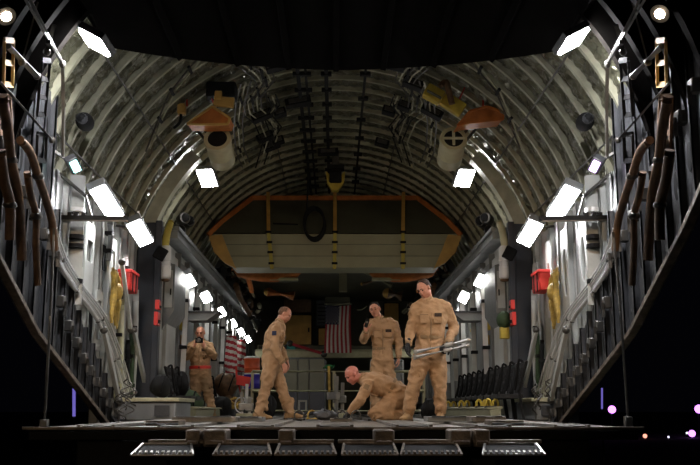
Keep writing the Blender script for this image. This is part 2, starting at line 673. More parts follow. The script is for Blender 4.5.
# back wall
mb = MB()
mb.span((-2.9, 31.0, 0), (2.9, 31.2, 5.0))
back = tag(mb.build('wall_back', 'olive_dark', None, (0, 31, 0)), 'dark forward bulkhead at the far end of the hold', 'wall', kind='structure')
# dark lining under the wing box and above the ledges
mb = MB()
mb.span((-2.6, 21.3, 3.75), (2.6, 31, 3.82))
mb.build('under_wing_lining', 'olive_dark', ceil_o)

# big rear door, swung up under the tail: an arched dark slab whose far edge bows forward
mb = MB()
vs, fs = [], []
NP_, NY = 48, 10
for rr in (3.02, 3.14):
    for j in range(NY + 1):
        for i in range(NP_ + 1):
            ph = -51.5 + 103 * i / NP_
            ye = 12.75 - 3.15 * (abs(ph) / 48) ** 1.9
            y = 6.2 + (ye - 6.2) * j / NY
            vs.append(vault(R_(ph), y, rr))
W1 = NP_ + 1
L1 = W1 * (NY + 1)
for q in (0, L1):
    for j in range(NY):
        for i in range(NP_):
            k = q + j * W1 + i
            fs.append((k, k + 1, k + W1 + 1, k + W1))
for i in range(NP_):
    fs.append((i, i + 1, L1 + i + 1, L1 + i))
    k = NY * W1 + i
    fs.append((k, k + 1, L1 + k + 1, L1 + k))
for j in range(NY):
    fs.append((j * W1, (j + 1) * W1, L1 + (j + 1) * W1, L1 + j * W1))
    k = j * W1 + NP_
    fs.append((k, k + W1, L1 + k + W1, L1 + k))
mb.add(vs, fs)
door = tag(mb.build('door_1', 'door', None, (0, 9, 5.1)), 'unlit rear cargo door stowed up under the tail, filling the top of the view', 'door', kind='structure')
for k in range(-3, 4):
    mb = MB()
    ph = R_(k * 13)
    ye = 12.75 - 3.15 * (abs(k * 13) / 48) ** 1.9
    mb.beam(vault(ph, 6.4, 2.99), vault(ph, ye - .1, 2.99), .08, .07, V((math.sin(ph), 0, math.cos(ph))))
    mb.build('door_stiffener', 'door', door)

# pillars at the change of section, named as trim
for s in (-1, 1):
    mb = MB()
    mb.span((s * 2.74, 14.18, 0), (s * 3.10, 14.5, 3.05))
    mb.span((s * 2.70, 14.1, 0), (s * 2.80, 14.22, 3.05))
    o = tag(mb.build('trim_%d' % (1 if s < 0 else 2), 'blue_dark', None, (s * 2.9, 14.3, 0)), 'dark blue-grey vertical frame on the %s where the hold narrows' % SIDE[s], 'pillar', kind='structure')
    # long ledge above the lamps
    mb = MB()
    mb.span((s * 2.52, 14.5, 2.84), (s * 2.80, 30.9, 2.97))
    mb.span((s * 2.50, 14.5, 2.97), (s * 2.62, 30.9, 3.04))
    tag(mb.build('trim_%d' % (3 if s < 0 else 4), 'grey_mid', None, (s * 2.6, 14.5, 3)), 'long grey ledge above the lamps along the %s wall' % SIDE[s], 'ledge', kind='structure')

# ================================================================== RAMP
rt = thing('cargo_ramp', 'worn grey metal cargo ramp on which the crew stand, lowered level', 'ramp', (0, 10, 0))
mb = MB()
mb.span((-2.62, 8.02, -.02), (2.62, 12.58, 0))
mb.build('deck', 'deck', rt)
mb = MB()
mb.span((-2.6, 8.03, -.10), (2.6, 12.5, -.022))
mb.span((-2.2, 8.06, -.34), (2.2, 12.5, -.10))
mb.build('under_frame', 'black', rt)
for i in range(-3, 4):
    mb = MB()
    x = i * .68
    mb.span((x - .16, 8.05, .001), (x - .13, 12.5, .03))
    mb.span((x + .13, 8.05, .001), (x + .16, 12.5, .03))
    for k in range(22):
        mb.tube([(x - .13, 8.15 + k * .2, .016), (x + .13, 8.15 + k * .2, .016)], .013, 6)
    mb.build('roller_tray', 'deck', rt)
mb = MB()
mb.span((-2.64, 7.98, -.012), (2.64, 8.04, .010))
mb.build('edge_strip', 'deck_edge', rt, label='worn light edge strip')
for i, (a, b) in enumerate(((190, 204), (207, 229), (280, 295), (373, 393), (447, 468), (470, 486))):
    p, q = at(a, 429, 7.85), at(b, 446, 7.85)
    mb = MB()
    mb.span((p.x, 7.62, q.z), (q.x, 7.98, p.z))
    mb.span((p.x + .02, 7.58, q.z + .02), (q.x - .02, 7.63, q.z + .05))
    mb.build('hinge_bracket', 'deck_edge', rt)
for (a, b) in ((150, 334), (338, 470), (472, 540)):
    p, q = at(a, 439.5, 7.7), at(b, 443, 7.7)
    mb = MB()
    mb.span((p.x, 7.63, q.z), (q.x, 7.75, p.z))
    mb.build('cross_bar', 'deck_edge', rt)
for i, (a, b, l, r) in enumerate(((131, 193, 12, 2), (213, 271, 7, 3), (275, 336, 5, 4), (342, 398, 2, 5), (401, 462, 3, 6), (483, 545, 2, 9))):
    z1, z0 = at(300, 444.5, 7.6).z, at(300, 456, 7.2).z
    xl = at(a, 456, 7.2).x; xr = at(b, 456, 7.2).x
    tl = at(a + l, 444.5, 7.6).x; tr = at(b - r, 444.5, 7.6).x
    A, B, Cc, D = V((xl, 7.2, z0)), V((xr, 7.2, z0)), V((tr, 7.6, z1)), V((tl, 7.6, z1))
    mb = MB()
    mb.prism([A, B, Cc, D], (0, .02, -.03))
    toe = mb.build('ramp_toe', 'black', rt)
    mb = MB()
    for u, v_ in ((A, B), (B, Cc), (Cc, D), (D, A)):
        mb.beam(u + V((0, 0, .008)), v_ + V((0, 0, .008)), .018, .014)
    mb.build('toe_frame', 'steel' if i in (0, 5) else 'deck_edge', toe)
    n = 11
    for k in range(n):
        p = A.lerp(B, (k + .5) / n)
        mb = MB(); mb.box(p + V((0, .03, .026)), (abs(xr - xl) / n * .5, .04, .018), Matrix.Rotation(.35, 3, 'X'))
        mb.build('tread', 'steel' if i in (0, 5) else 'deck_edge', toe)
# ramp support rods at the sides
for s in (-1, 1):
    mb = MB()
    if s < 0:
        pts = [at(54, 228, 8.6), at(51, 305, 8.6), at(44.5, 421, 8.55)]
    else:
        pts = [at(613, 232, 8.6), at(619.5, 300, 8.6), at(628, 418, 8.55)]
    root = thing('ramp_strut', 'thin upright metal rod hanging beside the ramp on the ' + SIDE[s], 'strut', pts[-1])
    mb.tube(pts, .013, 8)
    mb.build('rod', 'steel_dark', root)
    mb = MB()
    mid = pts[1].lerp(pts[2], .1)
    mb.tube([mid, mid.lerp(pts[2], .92)], .012, 10)
    mb.build('sleeve', 'steel', root)
    mb = MB()
    mb.box(pts[2] + V((0, 0, -.05)), (.07, .07, .13))
    mb.build('rod_end', 'steel_dark', root)

# ================================================================== LAMPS
def axes(right, normal):
    n = V(normal).normalized()
    r = V(right)
    r = (r - n * r.dot(n)).normalized()
    u = n.cross(r)
    return Matrix((r, u, n)).transposed()


def lamp(name, label, cat, c, normal, along, L, W, lens, group=None, housing='grey_mid', dep=.10, bracket=None, fat=.03):
    rot = axes(along, normal)
    c = V(c)
    root = thing(name, label, cat, c, group)
    n = rot @ V((0, 0, 1))
    mb = MB()
    mb.box(c - n * dep * .5, (L + .05, W + .05, dep), rot)
    h = mb.build('housing', housing, root)
    mb = MB()
    mb.box(c + n * fat * .5, (L, W, fat), rot)
    mb.build('lens', lens, root)
    if bracket is not None:
        mb = MB()
        mb.beam(c - n * dep, bracket, .04, .03)
        mb.build('bracket', 'steel_dark', root)
    return root


for s in (-1, 1):
    side = SIDE[s]
    near = 'beside the standing photographer' if s < 0 else 'above the folded seats'
    # large wall lamps
    for i, (px, py, X, L, W, t) in enumerate(((107, 203, 2.72, .60, .17, .75), (140, 233, 2.72, .52, .18, .75), (188.5, 281, 2.55, .34, .17, .75), (206, 297, 2.55, .34, .16, .75),
                                         (221, 312, 2.55, .34, .15, .75), (232.5, 323.5, 2.55, .34, .15, .75), (241, 332, 2.55, .34, .13, .75), (248, 339, 2.55, .34, .12, .75))):
        c = onx(mp(px, s), py, s * X)
        lamp('wall_lamp', '%s bright box lamp from the ramp along the %s wall' % (NTH[i], side), 'lamp', c,
             (-s * t * .5, -.45, -.85), (0, 1, .0), L, W * 1.05, 'lens_near' if i < 2 else 'lens', 'box lamps along both side walls', 'grey_mid', .11,
             (s * (3.08 if i < 2 else 2.75), c.y + .1, c.z + .12), .02 if i < 2 else .02)
    # small lamp turned away
    c = onx(mp(75, s), 166, s * 2.75)
    lamp('work_lamp', ('small lamp glowing green turned away above the left wall' if s < 0 else 'small lamp glowing violet turned away above the right wall'),
         'lamp', c, (-s * .35, -.5, -.35), (0, 1, -.4), .12, .075, 'lens_green' if s < 0 else 'lens_violet', None, 'grey_dark', .14, (s * 3.05, c.y, c.z + .2))
    # roof lamps
    c = onr(95 if s < 0 else 573, 42 if s < 0 else 40.5, 2.78)
    lamp('ceiling_lamp', 'square white lamp at the rear edge of the vault, %s side' % side, 'lamp', c, (s * .52, -.10, -.80), (1, 0, -.65 * s), .25, .26, 'lens_rear', 'square lamps under the vault', 'grey_dark', .07, vault(s * R_(50), c.y + .1, 3.2), .025)
    c = onr(207 if s < 0 else 464.5, 178, 3.0)
    lamp('ceiling_lamp', 'square white lamp high on the vault below the %s air duct' % side, 'lamp', c, (s * .15, -.55, -.8), (1, 0, -.3 * s), .27, .36, 'lens_ceiling', 'square lamps under the vault', 'grey_mid', .09, vault(s * R_(47), c.y + .1, 3.25), .02)
    # warm floodlights on the aft frames
    c = onr(6, 16, 2.92) if s < 0 else onr(660, 13.5, 2.92)
    root = thing('flood_lamp', 'round warm-glowing flood lamp high on the %s aft frame' % side, 'lamp', c)
    rot = axes((1, 0, 0), (-s * .45, .72 * 0 - .35, -.55))
    n = rot @ V((0, 0, 1))
    mb = MB(); mb.lathe(c - n * .13, c, [(0, .03), (.3, .06), (1, .075), (1.05, .08)], 20); mb.build('reflector', 'steel_dark', root)
    mb = MB(); mb.ell(c + n * .005, (.042, .042, .03), rot); mb.build('bulb', 'lens_warm', root)
    mb = MB(); mb.beam(c - n * .13, vault(s * R_(66), c.y + .1, 3.3), .03, .03); mb.build('bracket', 'steel_dark', root)

# real light output of the floodlights on the aft frames (aimed forward on the crew)
for s, px, py in ((-1, 6, 16), (1, 660, 13.5)):
    c = onr(px, py, 2.92)
    l = bpy.data.lights.new('flood_beam', 'SPOT')
    l.energy = 160
    l.color = (1.0, .70, .42)
    l.spot_size = R_(75)
    l.spot_blend = .6
    l.shadow_soft_size = .07
    o = bpy.data.objects.new('flood_beam', l)
    C.objects.link(o)
    o.location = c + V((-s * .06, .02, -.09))
    o.rotation_euler = (V((-s * .2, 13.0, .7)) - c).to_track_quat('-Z', 'Y').to_euler()

# unseen floodlight mast added behind the viewer to light the ramp end and crew
mast = V((-7, -16, 6.5))
root = thing('fill_mast', 'tall warm floodlight mast added on the apron behind the ramp, out of view', 'lamp', (mast.x, mast.y, -1.65))
mb = MB(); mb.tube([V((mast.x, mast.y - .2, -1.65)), V((mast.x, mast.y - .2, mast.z))], .08, 10, 0, False); mb.build('mast', 'steel_dark', root)
mb = MB(); mb.box(mast + V((0, -.25, .1)), (.5, .2, .4)); mb.build('lamp_head', 'grey_dark', root)
l = bpy.data.lights.new('fill_beam', 'SPOT')
l.energy = 1300
l.color = (1.0, .74, .48)
l.spot_size = R_(15)
l.spot_blend = .5
l.shadow_soft_size = .15
o = bpy.data.objects.new('fill_beam', l)
C.objects.link(o)
o.location = mast
o.rotation_euler = (V((-.2, 11.0, .35)) - mast).to_track_quat('-Z', 'Y').to_euler()

# ================================================================== WING BOX FAIRING
YH = 18.7
root = thing('wing_box_fairing', 'wide olive padded wing box fairing with orange ends hanging across the vault', 'panel', (0, YH, 3.3))
lowp = [at(p[0], p[1], YH) for p in ((213, 234), (458, 234), (452, 250), (438, 267.5), (233, 267.5), (220, 252))]
mb = MB(); mb.prism([p + V((0, .001, 0)) for p in lowp], (0, .8, 0)); mb.build('lower_panel', 'olive', root)
up = [at(211, 233, YH), at(460, 233, YH), at(452, 222, YH + .2), at(418, 199, YH + .8), at(254, 199, YH + .8), at(220, 222, YH + .2)]
mb = MB(); mb.prism(up, (0, .5, .02)); mb.build('upper_panel', 'olive_dark', root)
for s in (-1, 1):
    mb = MB()
    e = [at(mp(p[0], s) + (0 if s < 0 else 0), p[1], YH - .03) for p in ((208.5, 236), (222, 234.5), (228, 250), (236, 268.5), (224, 262), (214, 252))]
    mb.prism(e, (0, .25, 0))
    mb.build('end_pad', 'amber', root, label='amber padded end')
mb = MB()
for a, b in (((208, 235), (222, 221)), ((222, 221), (252, 198)), ((252, 198), (418, 198)), ((418, 198), (447, 220)), ((447, 220), (461, 235))):
    ya = YH - .02 if a[1] > 230 else (YH + .15 if a[1] > 215 else YH + .75)
    yb = YH - .02 if b[1] > 230 else (YH + .15 if b[1] > 215 else YH + .75)
    mb.beam(at(*a, ya), at(*b, yb), .07, .10)
mb.build('top_trim', 'orange', root, label='orange top trim')
mb = MB()
for yy in (244.5, 256):
    mb.beam(at(224, yy, YH - .005), at(447, yy, YH - .005), .012, .008)
mb.build('seam', 'olive_dark', root)
mb = MB()
mb.beam(at(273, 223.5, YH + .1), at(298, 224.5, YH + .1), .02, .03)
mb.build('stencil_mark', 'black', root)

for i, (px, nm) in enumerate(((268, 'beside the lower left lamp'), (335, 'under the yellow hook'), (403.5, 'above the standing airman in the middle'))):
    p0, p1, p2 = at(px, 192, YH + .75), at(px + .5 * (i - 1) * -1, 232, YH - .05), at(px + (4 if i == 0 else -.5), 269, YH - .05)
    root = thing('cargo_strap', 'yellow webbing strap down the wing box fairing, ' + ('%s of three counted from the photographer' % ('first', 'middle', 'last')[i]), 'strap', p2, 'yellow straps on the fairing')
    mb = MB(); mb.beam(p0, p1, .075, .02); mb.build('upper_webbing', 'amber', root, label='orange-brown upper webbing')
    mb = MB(); mb.beam(p1, p2, .07, .02); mb.build('webbing', 'yellow_strap', root)
    for t in (.0, .28, .55, .85):
        mb = MB(); mb.box(p1.lerp(p2, t) + V((0, -.025, 0)), (.12, .03, .045)); mb.build('buckle', 'black', root)

# coiled hose over the fairing
root = thing('hose_coil', 'black hose coiled in hanging loops in front of the fairing', 'hose', at(314, 238, YH - .1))
for k in range(4):
    c0 = at(314 + k * .3, 222 + k * 1.2, YH - .12 + k * .03)
    mb = MB()
    mb.tube([c0 + V((.21 * math.sin(a), 0, .33 * math.cos(a))) for a in [2 * PI * i / 20 for i in range(21)]], .022, 8, 0, False)
    mb.build('loop', 'black', root)
mb = MB(); mb.tube([at(309, 150, YH - .3), at(308, 180, YH - .2), at(307, 215, YH - .12)], .02, 8); mb.build('hose_lead', 'black', root)

# yellow hook block on the roof centreline
YK = 17.6
c = at(335.5, 178, YK)
root = thing('hoist_block', 'yellow and black hoist block hanging at the roof centreline', 'hoist', c)
mb = MB()
mb.prism([at(x, y, YK) for x, y in ((326, 171), (331, 176), (340, 176), (345, 171), (344, 182), (338, 190), (332, 190), (327, 182))], (0, .2, 0))
mb.build('yoke', 'yellow', root)
mb = MB(); mb.lathe(c + V((-.12, -.05, .02)), c + V((.12, -.05, .02)), [(0, .11), (.1, .13), (.9, .13), (1, .11)], 20); mb.build('sheave', 'black', root)
mb = MB(); mb.span((c.x - .07, c.y, c.z + .1), (c.x + .07, c.y + .12, 5.2)); mb.build('hanger', 'steel_dark', root)
mb = MB(); mb.box(c + V((0, .05, .22)), (.34, .2, .09)); mb.build('cross_head', 'black', root)

# dark orange struts & pads below the fairing
for s in (-1, 1):
    side = SIDE[s]
    root = thing('wing_pylon_pad', 'orange-brown padded duct curving below the %s end of the fairing' % side, 'duct', at(mp(275, s), 275, 20.2))
    Y = 20.2
    pth = [at(mp(p[0], s), p[1], Y) for p in ((232, 269), (250, 274), (272, 275.5), (292, 274), (306, 268.5))]
    mb = MB(); mb.tube(pth, [.06, .13, .15, .10, .05], 12); mb.build('pad', 'orange', root)
    mb = MB(); mb.beam(at(mp(246, s), 270, Y), at(mp(252, s), 292, Y + .6), .09, .09); mb.build('brace', 'orange', root)
    mb = MB(); mb.box(at(mp(284, s), 279.5, Y), (.62, .2, .06)); mb.build('tray', 'olive', root)
    mb = MB(); mb.tube([at(mp(236, s), 285, 21), at(mp(241, s), 300, 21.6), at(mp(248, s), 312, 22.4)], .07, 10); mb.build('lower_brace', 'brown', root)

# ================================================================== AIR DUCTS & RAFT POUCHES
for s in (-1, 1):
    side = SIDE[s]
    a = at(217.5 if s < 0 else 453.5, 139, 13.1)
    b = at(223 if s < 0 else 449, 161, 13.7)
    root = thing('air_duct', 'fat white air duct cylinder with a %s, high on the %s vault' % ('round black open mouth' if s < 0 else 'barred half-open mouth', side), 'duct', b)
    mb = MB()
    mb.lathe(a, b, [(0, .185), (.02, .205), (.1, .205), (.12, .19), (.55, .19), (.57, .20), (.62, .20), (.64, .19), (.97, .19), (1, .17)], 28)
    mb.build('casing', 'cream', root)
    d = (b - a).normalized()
    mb = MB(); mb.lathe(a - d * .004, a + d * .02, [(0, .145), (1, .145)], 24); mb.build('mouth', 'black', root)
    mb = MB()
    n = 24
    x, y, _ = frame_of(d)
    mb.ring([a - d * .02 + (x * math.cos(2 * PI * i / n) + y * math.sin(2 * PI * i / n)) * .2 for i in range(n)],
            [a - d * .02 + (x * math.cos(2 * PI * i / n) + y * math.sin(2 * PI * i / n)) * .145 for i in range(n)], d * .03)
    mb.build('mouth_rim', 'cream', root)
    if s > 0:
        mb = MB()
        mb.beam(a - d * .02 + V((-.17, 0, 0)), a - d * .02 + V((.17, 0, 0)), .05, .03)
        mb.beam(a - d * .02 + V((0, 0, -.15)), a - d * .02 + V((0, 0, .15)), .04, .03)
        mb.build('mouth_bar', 'cream', root)
    mb = MB()
    for t in (.25, .8):
        q = a.lerp(b, t)
        mb.beam(q + V((s * .12, 0, .1)), vault(math.atan2(q.x, q.z - ZC), q.y + .1, 3.25), .04, .04)
    mb.build('hanger', 'steel_dark', root)
    # orange raft pouch on red cords
    Y = 12.5
    P = lambda x, y, dy=0: at(mp(x, s), y, Y + dy)
    if s < 0:
        tri = [(187, 124), (212, 106.5), (230, 118), (228, 124), (206, 124.5)]
        box_px = (177.5, 184.5, 103, 113)
        cords = (((186.5, 80), (187, 106)), ((201, 74), (214, 104)))
    else:
        tri = [(188, 119), (206, 107), (222, 112), (214, 126), (198, 122)]
        tri = [(670 - 457.5, 125.5), (670 - 468, 123), (670 - 503, 119.5), (670 - 503, 112), (670 - 487, 106.5), (670 - 470, 111)]
        box_px = None
        cords = (((670 - 483.5, 80), (670 - 483, 106)), ((670 - 472, 72), (670 - 458, 102)))
    root = thing('raft_pouch', 'orange canvas pouch slung from red cords above the %s air duct' % side, 'pouch', P(206, 124))
    front = [P(*q) for q in tri]
    mb = MB(); mb.prism(front, (0, .5, .05)); mb.build('pouch', 'orange', root)
    mb = MB()
    for q0, q1 in zip(tri, tri[1:] + tri[:1]):
        mb.beam(P(*q0, -.01), P(*q1, -.01), .03, .03)
    mb.build('binding', 'amber' if s < 0 else 'orange', root)
    for c0, c1 in cords:
        mb = MB(); mb.tube([P(*c0, .2), P(*c1, .05)], .012, 6); mb.build('cord', 'red', root)
    if s < 0:
        root = thing('junction_box', 'small dull yellow box on the vault beside the orange pouch', 'box', P(181, 113))
        mb = MB(); mb.span(P(177, 113), P(185, 103, 0) + V((0, .15, 0))); mb.build('casing', 'amber', root)
        mb = MB(); mb.tube([P(181, 113, .05), P(180, 122, .05), P(174, 128, .1)], .02, 6); mb.build('cable', 'black', root)
        root = thing('equipment_shelf', 'dark ochre shelf with black gear on the vault above the pouch', 'shelf', P(225, 103))
        mb = MB(); mb.beam(P(214, 101), P(234, 103), .08, .14); mb.build('tray', 'amber', root)
        mb = MB(); mb.box(P(222, 92, .1), (.42, .3, .22)); mb.build('gear_case', 'black', root)
        mb = MB(); mb.box(P(219, 97, 0), (.1, .2, .12)); mb.build('actuator', 'amber', root)
    else:
        root = thing('equipment_shelf', 'yellow box-section shelf with dark gear beside the orange pouch', 'shelf', at(443, 100, 12.5))
        mb = MB(); mb.beam(at(425.5, 90, 12.5), at(442, 99, 12.5), .17, .2); mb.build('tray', 'yellow', root)
        mb = MB(); mb.beam(at(427, 91, 12.4), at(441, 98.5, 12.4), .10, .02); mb.build('tray_recess', 'olive_dark', root)
        mb = MB(); mb.beam(at(443, 98, 12.5), at(463, 111, 12.5), .12, .2); mb.build('arm', 'yellow', root)
        mb = MB(); mb.tube([at(440, 86, 12.4), at(446, 82, 12.4), at(449, 92, 12.4), at(452, 104, 12.4)], .045, 8); mb.build('hose', 'brown', root)

# ================================================================== WIRING ALONG THE VAULT
def wiring(label, pts_px, n, gap, r=3.05, th=.013, m='steel_dark', ends=None):
    P3 = [onr(*p, r) for p in pts_px]
    root = thing('wiring_harness', label, 'wiring', P3[-1])
    for k in range(n):
        o = []
        for i, p in enumerate(P3):
            d = (P3[min(i + 1, len(P3) - 1)] - P3[max(i - 1, 0)])
            nrm = V((p.x, 0, p.z - ZC)).normalized()
            sd = d.cross(nrm)
            sd = sd.normalized() if sd.length > 1e-5 else V((1, 0, 0))
            o.append(p + sd * gap * (k - (n - 1) / 2))
        mb = MB(); mb.tube(o, th, 6, 0, False); mb.build('cable', m if k % 2 == 0 else 'rib', root)
    for p in P3[1:-1]:
        mb = MB()
        nrm = V((p.x, 0, p.z - ZC)).normalized()
        x, y, d = frame_of(nrm)
        mb.box(p, (gap * n + .03, .04, .03), Matrix((x, y, d)).transposed())
        mb.build('clamp', 'black', root)
    return root


for s in (-1, 1):
    side = SIDE[s]
    wiring('parallel cables zigzagging down from the door edge on the %s vault' % side, [(mp(x, s), y) for x, y in ((233, 56), (250, 64), (262, 74), (266, 82), (258, 92), (252, 100), (254, 112))], 5, .07)
    wiring('cables running down the %s vault beside the air duct' % side, [(mp(x, s), y) for x, y in ((246, 82), (241, 100), (238, 125), (240, 150), (246, 165))], 3, .08)
    wiring('dark cables arching over the %s vault toward the centreline' % side, [(mp(x, s), y) for x, y in ((252, 112), (262, 120), (270, 140), (262, 165))], 4, .09, m='black')
    wiring('wiring loops between the %s shelf and the roof centre' % side, [(mp(x, s), y) for x, y in ((272, 96), (276, 106), (268, 116), (278, 128), (272, 138))], 3, .06, m='black')
    wiring('pipes clipped across the ribs high on the %s vault' % side, [(mp(x, s), y) for x, y in ((205, 52), (190, 70), (172, 92), (160, 120), (148, 150))], 2, .10, m='steel_dark')
for i, (px, lab) in enumerate(((297, 'twin dark conduit clipped along the roof, photographer side'), (305, 'thin dark conduit beside the twin roof conduit'), (326, 'black conduit nearest the roof centreline'), (366, 'dark conduit with square clips along the roof, tube-holder side'))):
    p0 = onr(px, 66, 3.1)
    a = math.atan2(p0.x, p0.z - ZC)
    root = thing('roof_conduit', lab, 'conduit', p0)
    mb = MB(); mb.tube([vault(a, p0.y, 3.1), vault(a, 20.8, 3.1)], .03 if i % 2 == 0 else .02, 8, 0, False); mb.build('pipe', 'black', root)
    yy = p0.y + .3
    while yy < 20.5:
        mb = MB(); mb.box(vault(a, yy, 3.09), (.16, .07, .06)); yy += .7 if i != 3 else 1.1
        mb.build('clip', 'black', root)
for i, (x, y, w, h) in enumerate(((298, 102, .42, .2), (262, 116, .35, .22), (272, 146, .3, .2), (265, 137, .3, .15), (278, 141, .22, .18), (280, 113, .2, .2), (389, 111, .22, .18), (382, 143, .26, .16), (328, 152, .4, .16), (413, 84, .3, .25), (404, 106, .2, .3), (432, 112, .35, .2), (276, 66, .3, .16), (393, 64, .35, .1))):
    where = ('beside the roof conduits', 'below the zigzag cables', 'lowest of the cluster beside the roof cables', 'second in the cluster beside the roof cables', 'third in the cluster beside the roof cables', 'between zigzag cables and conduits', 'alone on the bare right roof', 'low on the right roof above the fairing', 'on the centreline above the hoist', 'beside the yellow shelf', 'below the right zigzag cables', 'beneath the yellow shelf', 'at the door edge above the left cables', 'at the door edge right of centre')[i]
    p = onr(x, y, 3.08)
    a = math.atan2(p.x, p.z - ZC)
    rot = Matrix.Rotation(a, 3, 'Y')
    root = thing('relay_box', 'small dark relay box on the vault ' + where, 'box', p)
    mb = MB(); mb.box(p, (w, .2, .12), rot); mb.build('casing', 'black', root)
    mb = MB(); mb.box(p - V((0, .11, 0)), (w * .7, .02, .07), rot); mb.build('cover', 'steel_dark', root)

# oval dark intake pods on the lower vault near the front corners
for s in (-1, 1):
    c = onr(mp(85, s), 122, 3.12)
    root = thing('speaker_pod', 'dark rounded pod on the quilting below the %s rear lamp' % SIDE[s], 'pod', c)
    rot = Matrix.Rotation(s * R_(55), 3, 'Y')
    mb = MB(); mb.ell(c, (.1, .2, .09), rot); mb.build('shell', 'black', root)
    mb = MB(); mb.ell(c - V((0, .12, 0)), (.07, .07, .07)); mb.build('cone', 'grey_dark', root)
    for k, (x, y) in enumerate(((186, 219), (191, 222), (182, 231))):
        c = onr(mp(x, s), y, 3.05)
        root = thing('vent_nozzle', '%s round dark vent nozzle in the cluster on the lower %s vault' % (('upper', 'inner', 'lower')[k], SIDE[s]), 'vent', c)
        mb = MB(); mb.lathe(c + V((0, -.12, 0)), c + V((s * .1, .1, 0)), [(0, .09), (.2, .11), (1, .1)], 16); mb.build('collar', 'steel_dark', root)
        mb = MB(); mb.ell(c + V((0, -.12, 0)), (.08, .03, .08)); mb.build('opening', 'black', root)

# ================================================================== AFT SIDE CLUTTER
for s in (-1, 1):
    side = SIDE[s]
    P = lambda x, y, Y: at(mp(x, s), y, Y)
    X = lambda x, y, xx: onx(mp(x, s), y, s * xx)
    Q = lambda x, y, r=2.97: onr(mp(x, s), y, r)
    # hydraulic rods
    root = thing('hydraulic_line', 'pair of bent hydraulic pipes dropping past the silver quilting, %s side' % side, 'pipe', Q(63, 156))
    for k in (0, 1):
        mb = MB()
        mb.tube([Q(24 + k * 5, -3, 2.9), Q(44 + k * 2.5, 32, 2.9), Q(62 + k, 63, 2.9)], .013, 8, 0, False)
        mb.build('upper_pipe', 'steel_dark', root)
    mb = MB(); mb.tube([Q(62.5, 63, 2.9), Q(63.5, 110, 2.9), Q(63, 156, 2.9)], .017, 8, 0, False); mb.build('drop_pipe', 'steel', root)
    mb = MB(); mb.ell(Q(62.5, 64, 2.9), (.03, .03, .04)); mb.build('elbow', 'steel_dark', root)
    mb = MB(); mb.box(Q(49, 42, 2.9), (.05, .05, .05)); mb.build('pipe_clip', 'steel_dark', root)
    # thin rods crossing
    for k, (a, b, nm) in enumerate((((38, 2), (22, 62), 'long thin rod slanting past the flood lamp'), ((8, 46), (37, 76), 'thick pale rod sloping behind the hydraulic pipes'), ((0, 82), (52, 140), 'thin pipe sloping down the dark aft frames'), ((54, 25), (47, 52), 'short lit rib tip beside the hydraulic pipes'))):
        mb = MB()
        pa, pb = Q(*a, 2.95), Q(*b, 2.95)
        root = thing('control_rod', '%s, %s side' % (nm, side), 'rod', pb)
        mb.tube([pa, pb], (.008, .028, .012, .02)[k], 8, 0, False); mb.build('rod', 'steel_dark' if k != 1 else 'grey_mid', root)
        mb = MB(); mb.ell(pb, (.035, .035, .035)); mb.build('rod_end', 'steel_dark', root)
    # ladder-like trusses
    for k, (x0, y0, x1, y1, w, n, mm, Y) in enumerate(((46, 60, 41, 114, 8, 3, 'black', 9.2), (42, 134, 41, 160, 9, 1, 'black', 9.2), (9, 40, 8, 84, 9, 2, 'amber', 8.3), (4, 96, 6, 150, 12, 3, 'brown', 8.3))):
        root = thing('truss_bracket', '%s on the %s aft frame' % (('black ladder-like bracket over the silver quilting', 'short black square bracket under the ladder bracket', 'ochre two-hole bracket under the flood lamp', 'brown rung bracket lowest under the flood lamp')[k], side), 'bracket', Q(x1, y1))
        mb = MB()
        L_ = [Q(x0 - w / 2, y0), Q(x1 - w / 2, y1)]
        R2 = [Q(x0 + w / 2, y0 + 1), Q(x1 + w / 2, y1 + 1)]
        for e in (L_, R2):
            mb = MB(); mb.beam(e[0], e[1], .025, .05); mb.build('rail', mm, root)
        for q in range(n + 1):
            t = q / n
            mb = MB(); mb.beam(L_[0].lerp(L_[1], t), R2[0].lerp(R2[1], t), .022, .05); mb.build('rung', mm, root)
    # fat brown hoses
    hs = (((2, 96), (8, 130), (11, 160), (17, 190), (20, 220), (22, 260)), ((20, 140), (30, 152), (38, 176), (46, 200), (52, 222), (55, 250)), ((27, 172), (31, 196), (36, 216), (36, 250), (38, 285)), ((0, 150), (4, 180), (10, 205), (10, 240)))
    for k, h in enumerate(hs):
        pts = [X(x, y, 2.78 - .05 * k) for x, y in h]
        root = thing('hydraulic_hose', '%s brown hose sagging down the dark %s aft frames' % (('thickest', 'innermost', 'short middle', 'outermost')[k], side), 'hose', pts[-1])
        mb = MB(); mb.tube(pts, (.045, .038, .032, .042)[k], 10); mb.build('hose', 'brown', root)
        mb = MB()
        for p in pts[2:3]:
            mb.ell(p, (.055, .055, .04))
        mb.build('fitting', 'steel_dark', root)
    # horizontal rail across the opening
    root = thing('cross_rail', 'dark horizontal rail with small clamps below the first box lamps, %s side' % side, 'rail', P(56, 220, 10.2))
    mb = MB(); mb.beam(P(54, 217.5, 10.2), P(128 if s < 0 else 131, 218.5, 10.2), .045, .055); mb.build('bar', 'black', root)
    mb = MB(); mb.beam(P(54, 220, 10.19), P(128, 221, 10.19), .02, .02); mb.build('lower_edge', 'steel_dark', root)
    for x in (59, 70, 76, 84):
        mb = MB(); mb.box(P(x, 214.5, 10.2), (.05, .05, .05)); mb.tube([P(x, 214.5, 10.2), P(x + 3, 212.5, 10.2)], .012, 6); mb.build('clamp', 'black', root)
    mb = MB(); mb.beam(P(57, 172, 10.1), P(86, 196, 10.3), .04, .03); mb.beam(P(86, 196, 10.3), P(92, 218, 10.3), .02, .02); mb.build('brace', 'steel_dark', root)
    # grey standing air pipe
    pa, pb = X(78, 176, 2.98), X(77, 306, 2.98)
    pb = V((pa.x, pa.y + .12, pb.z))
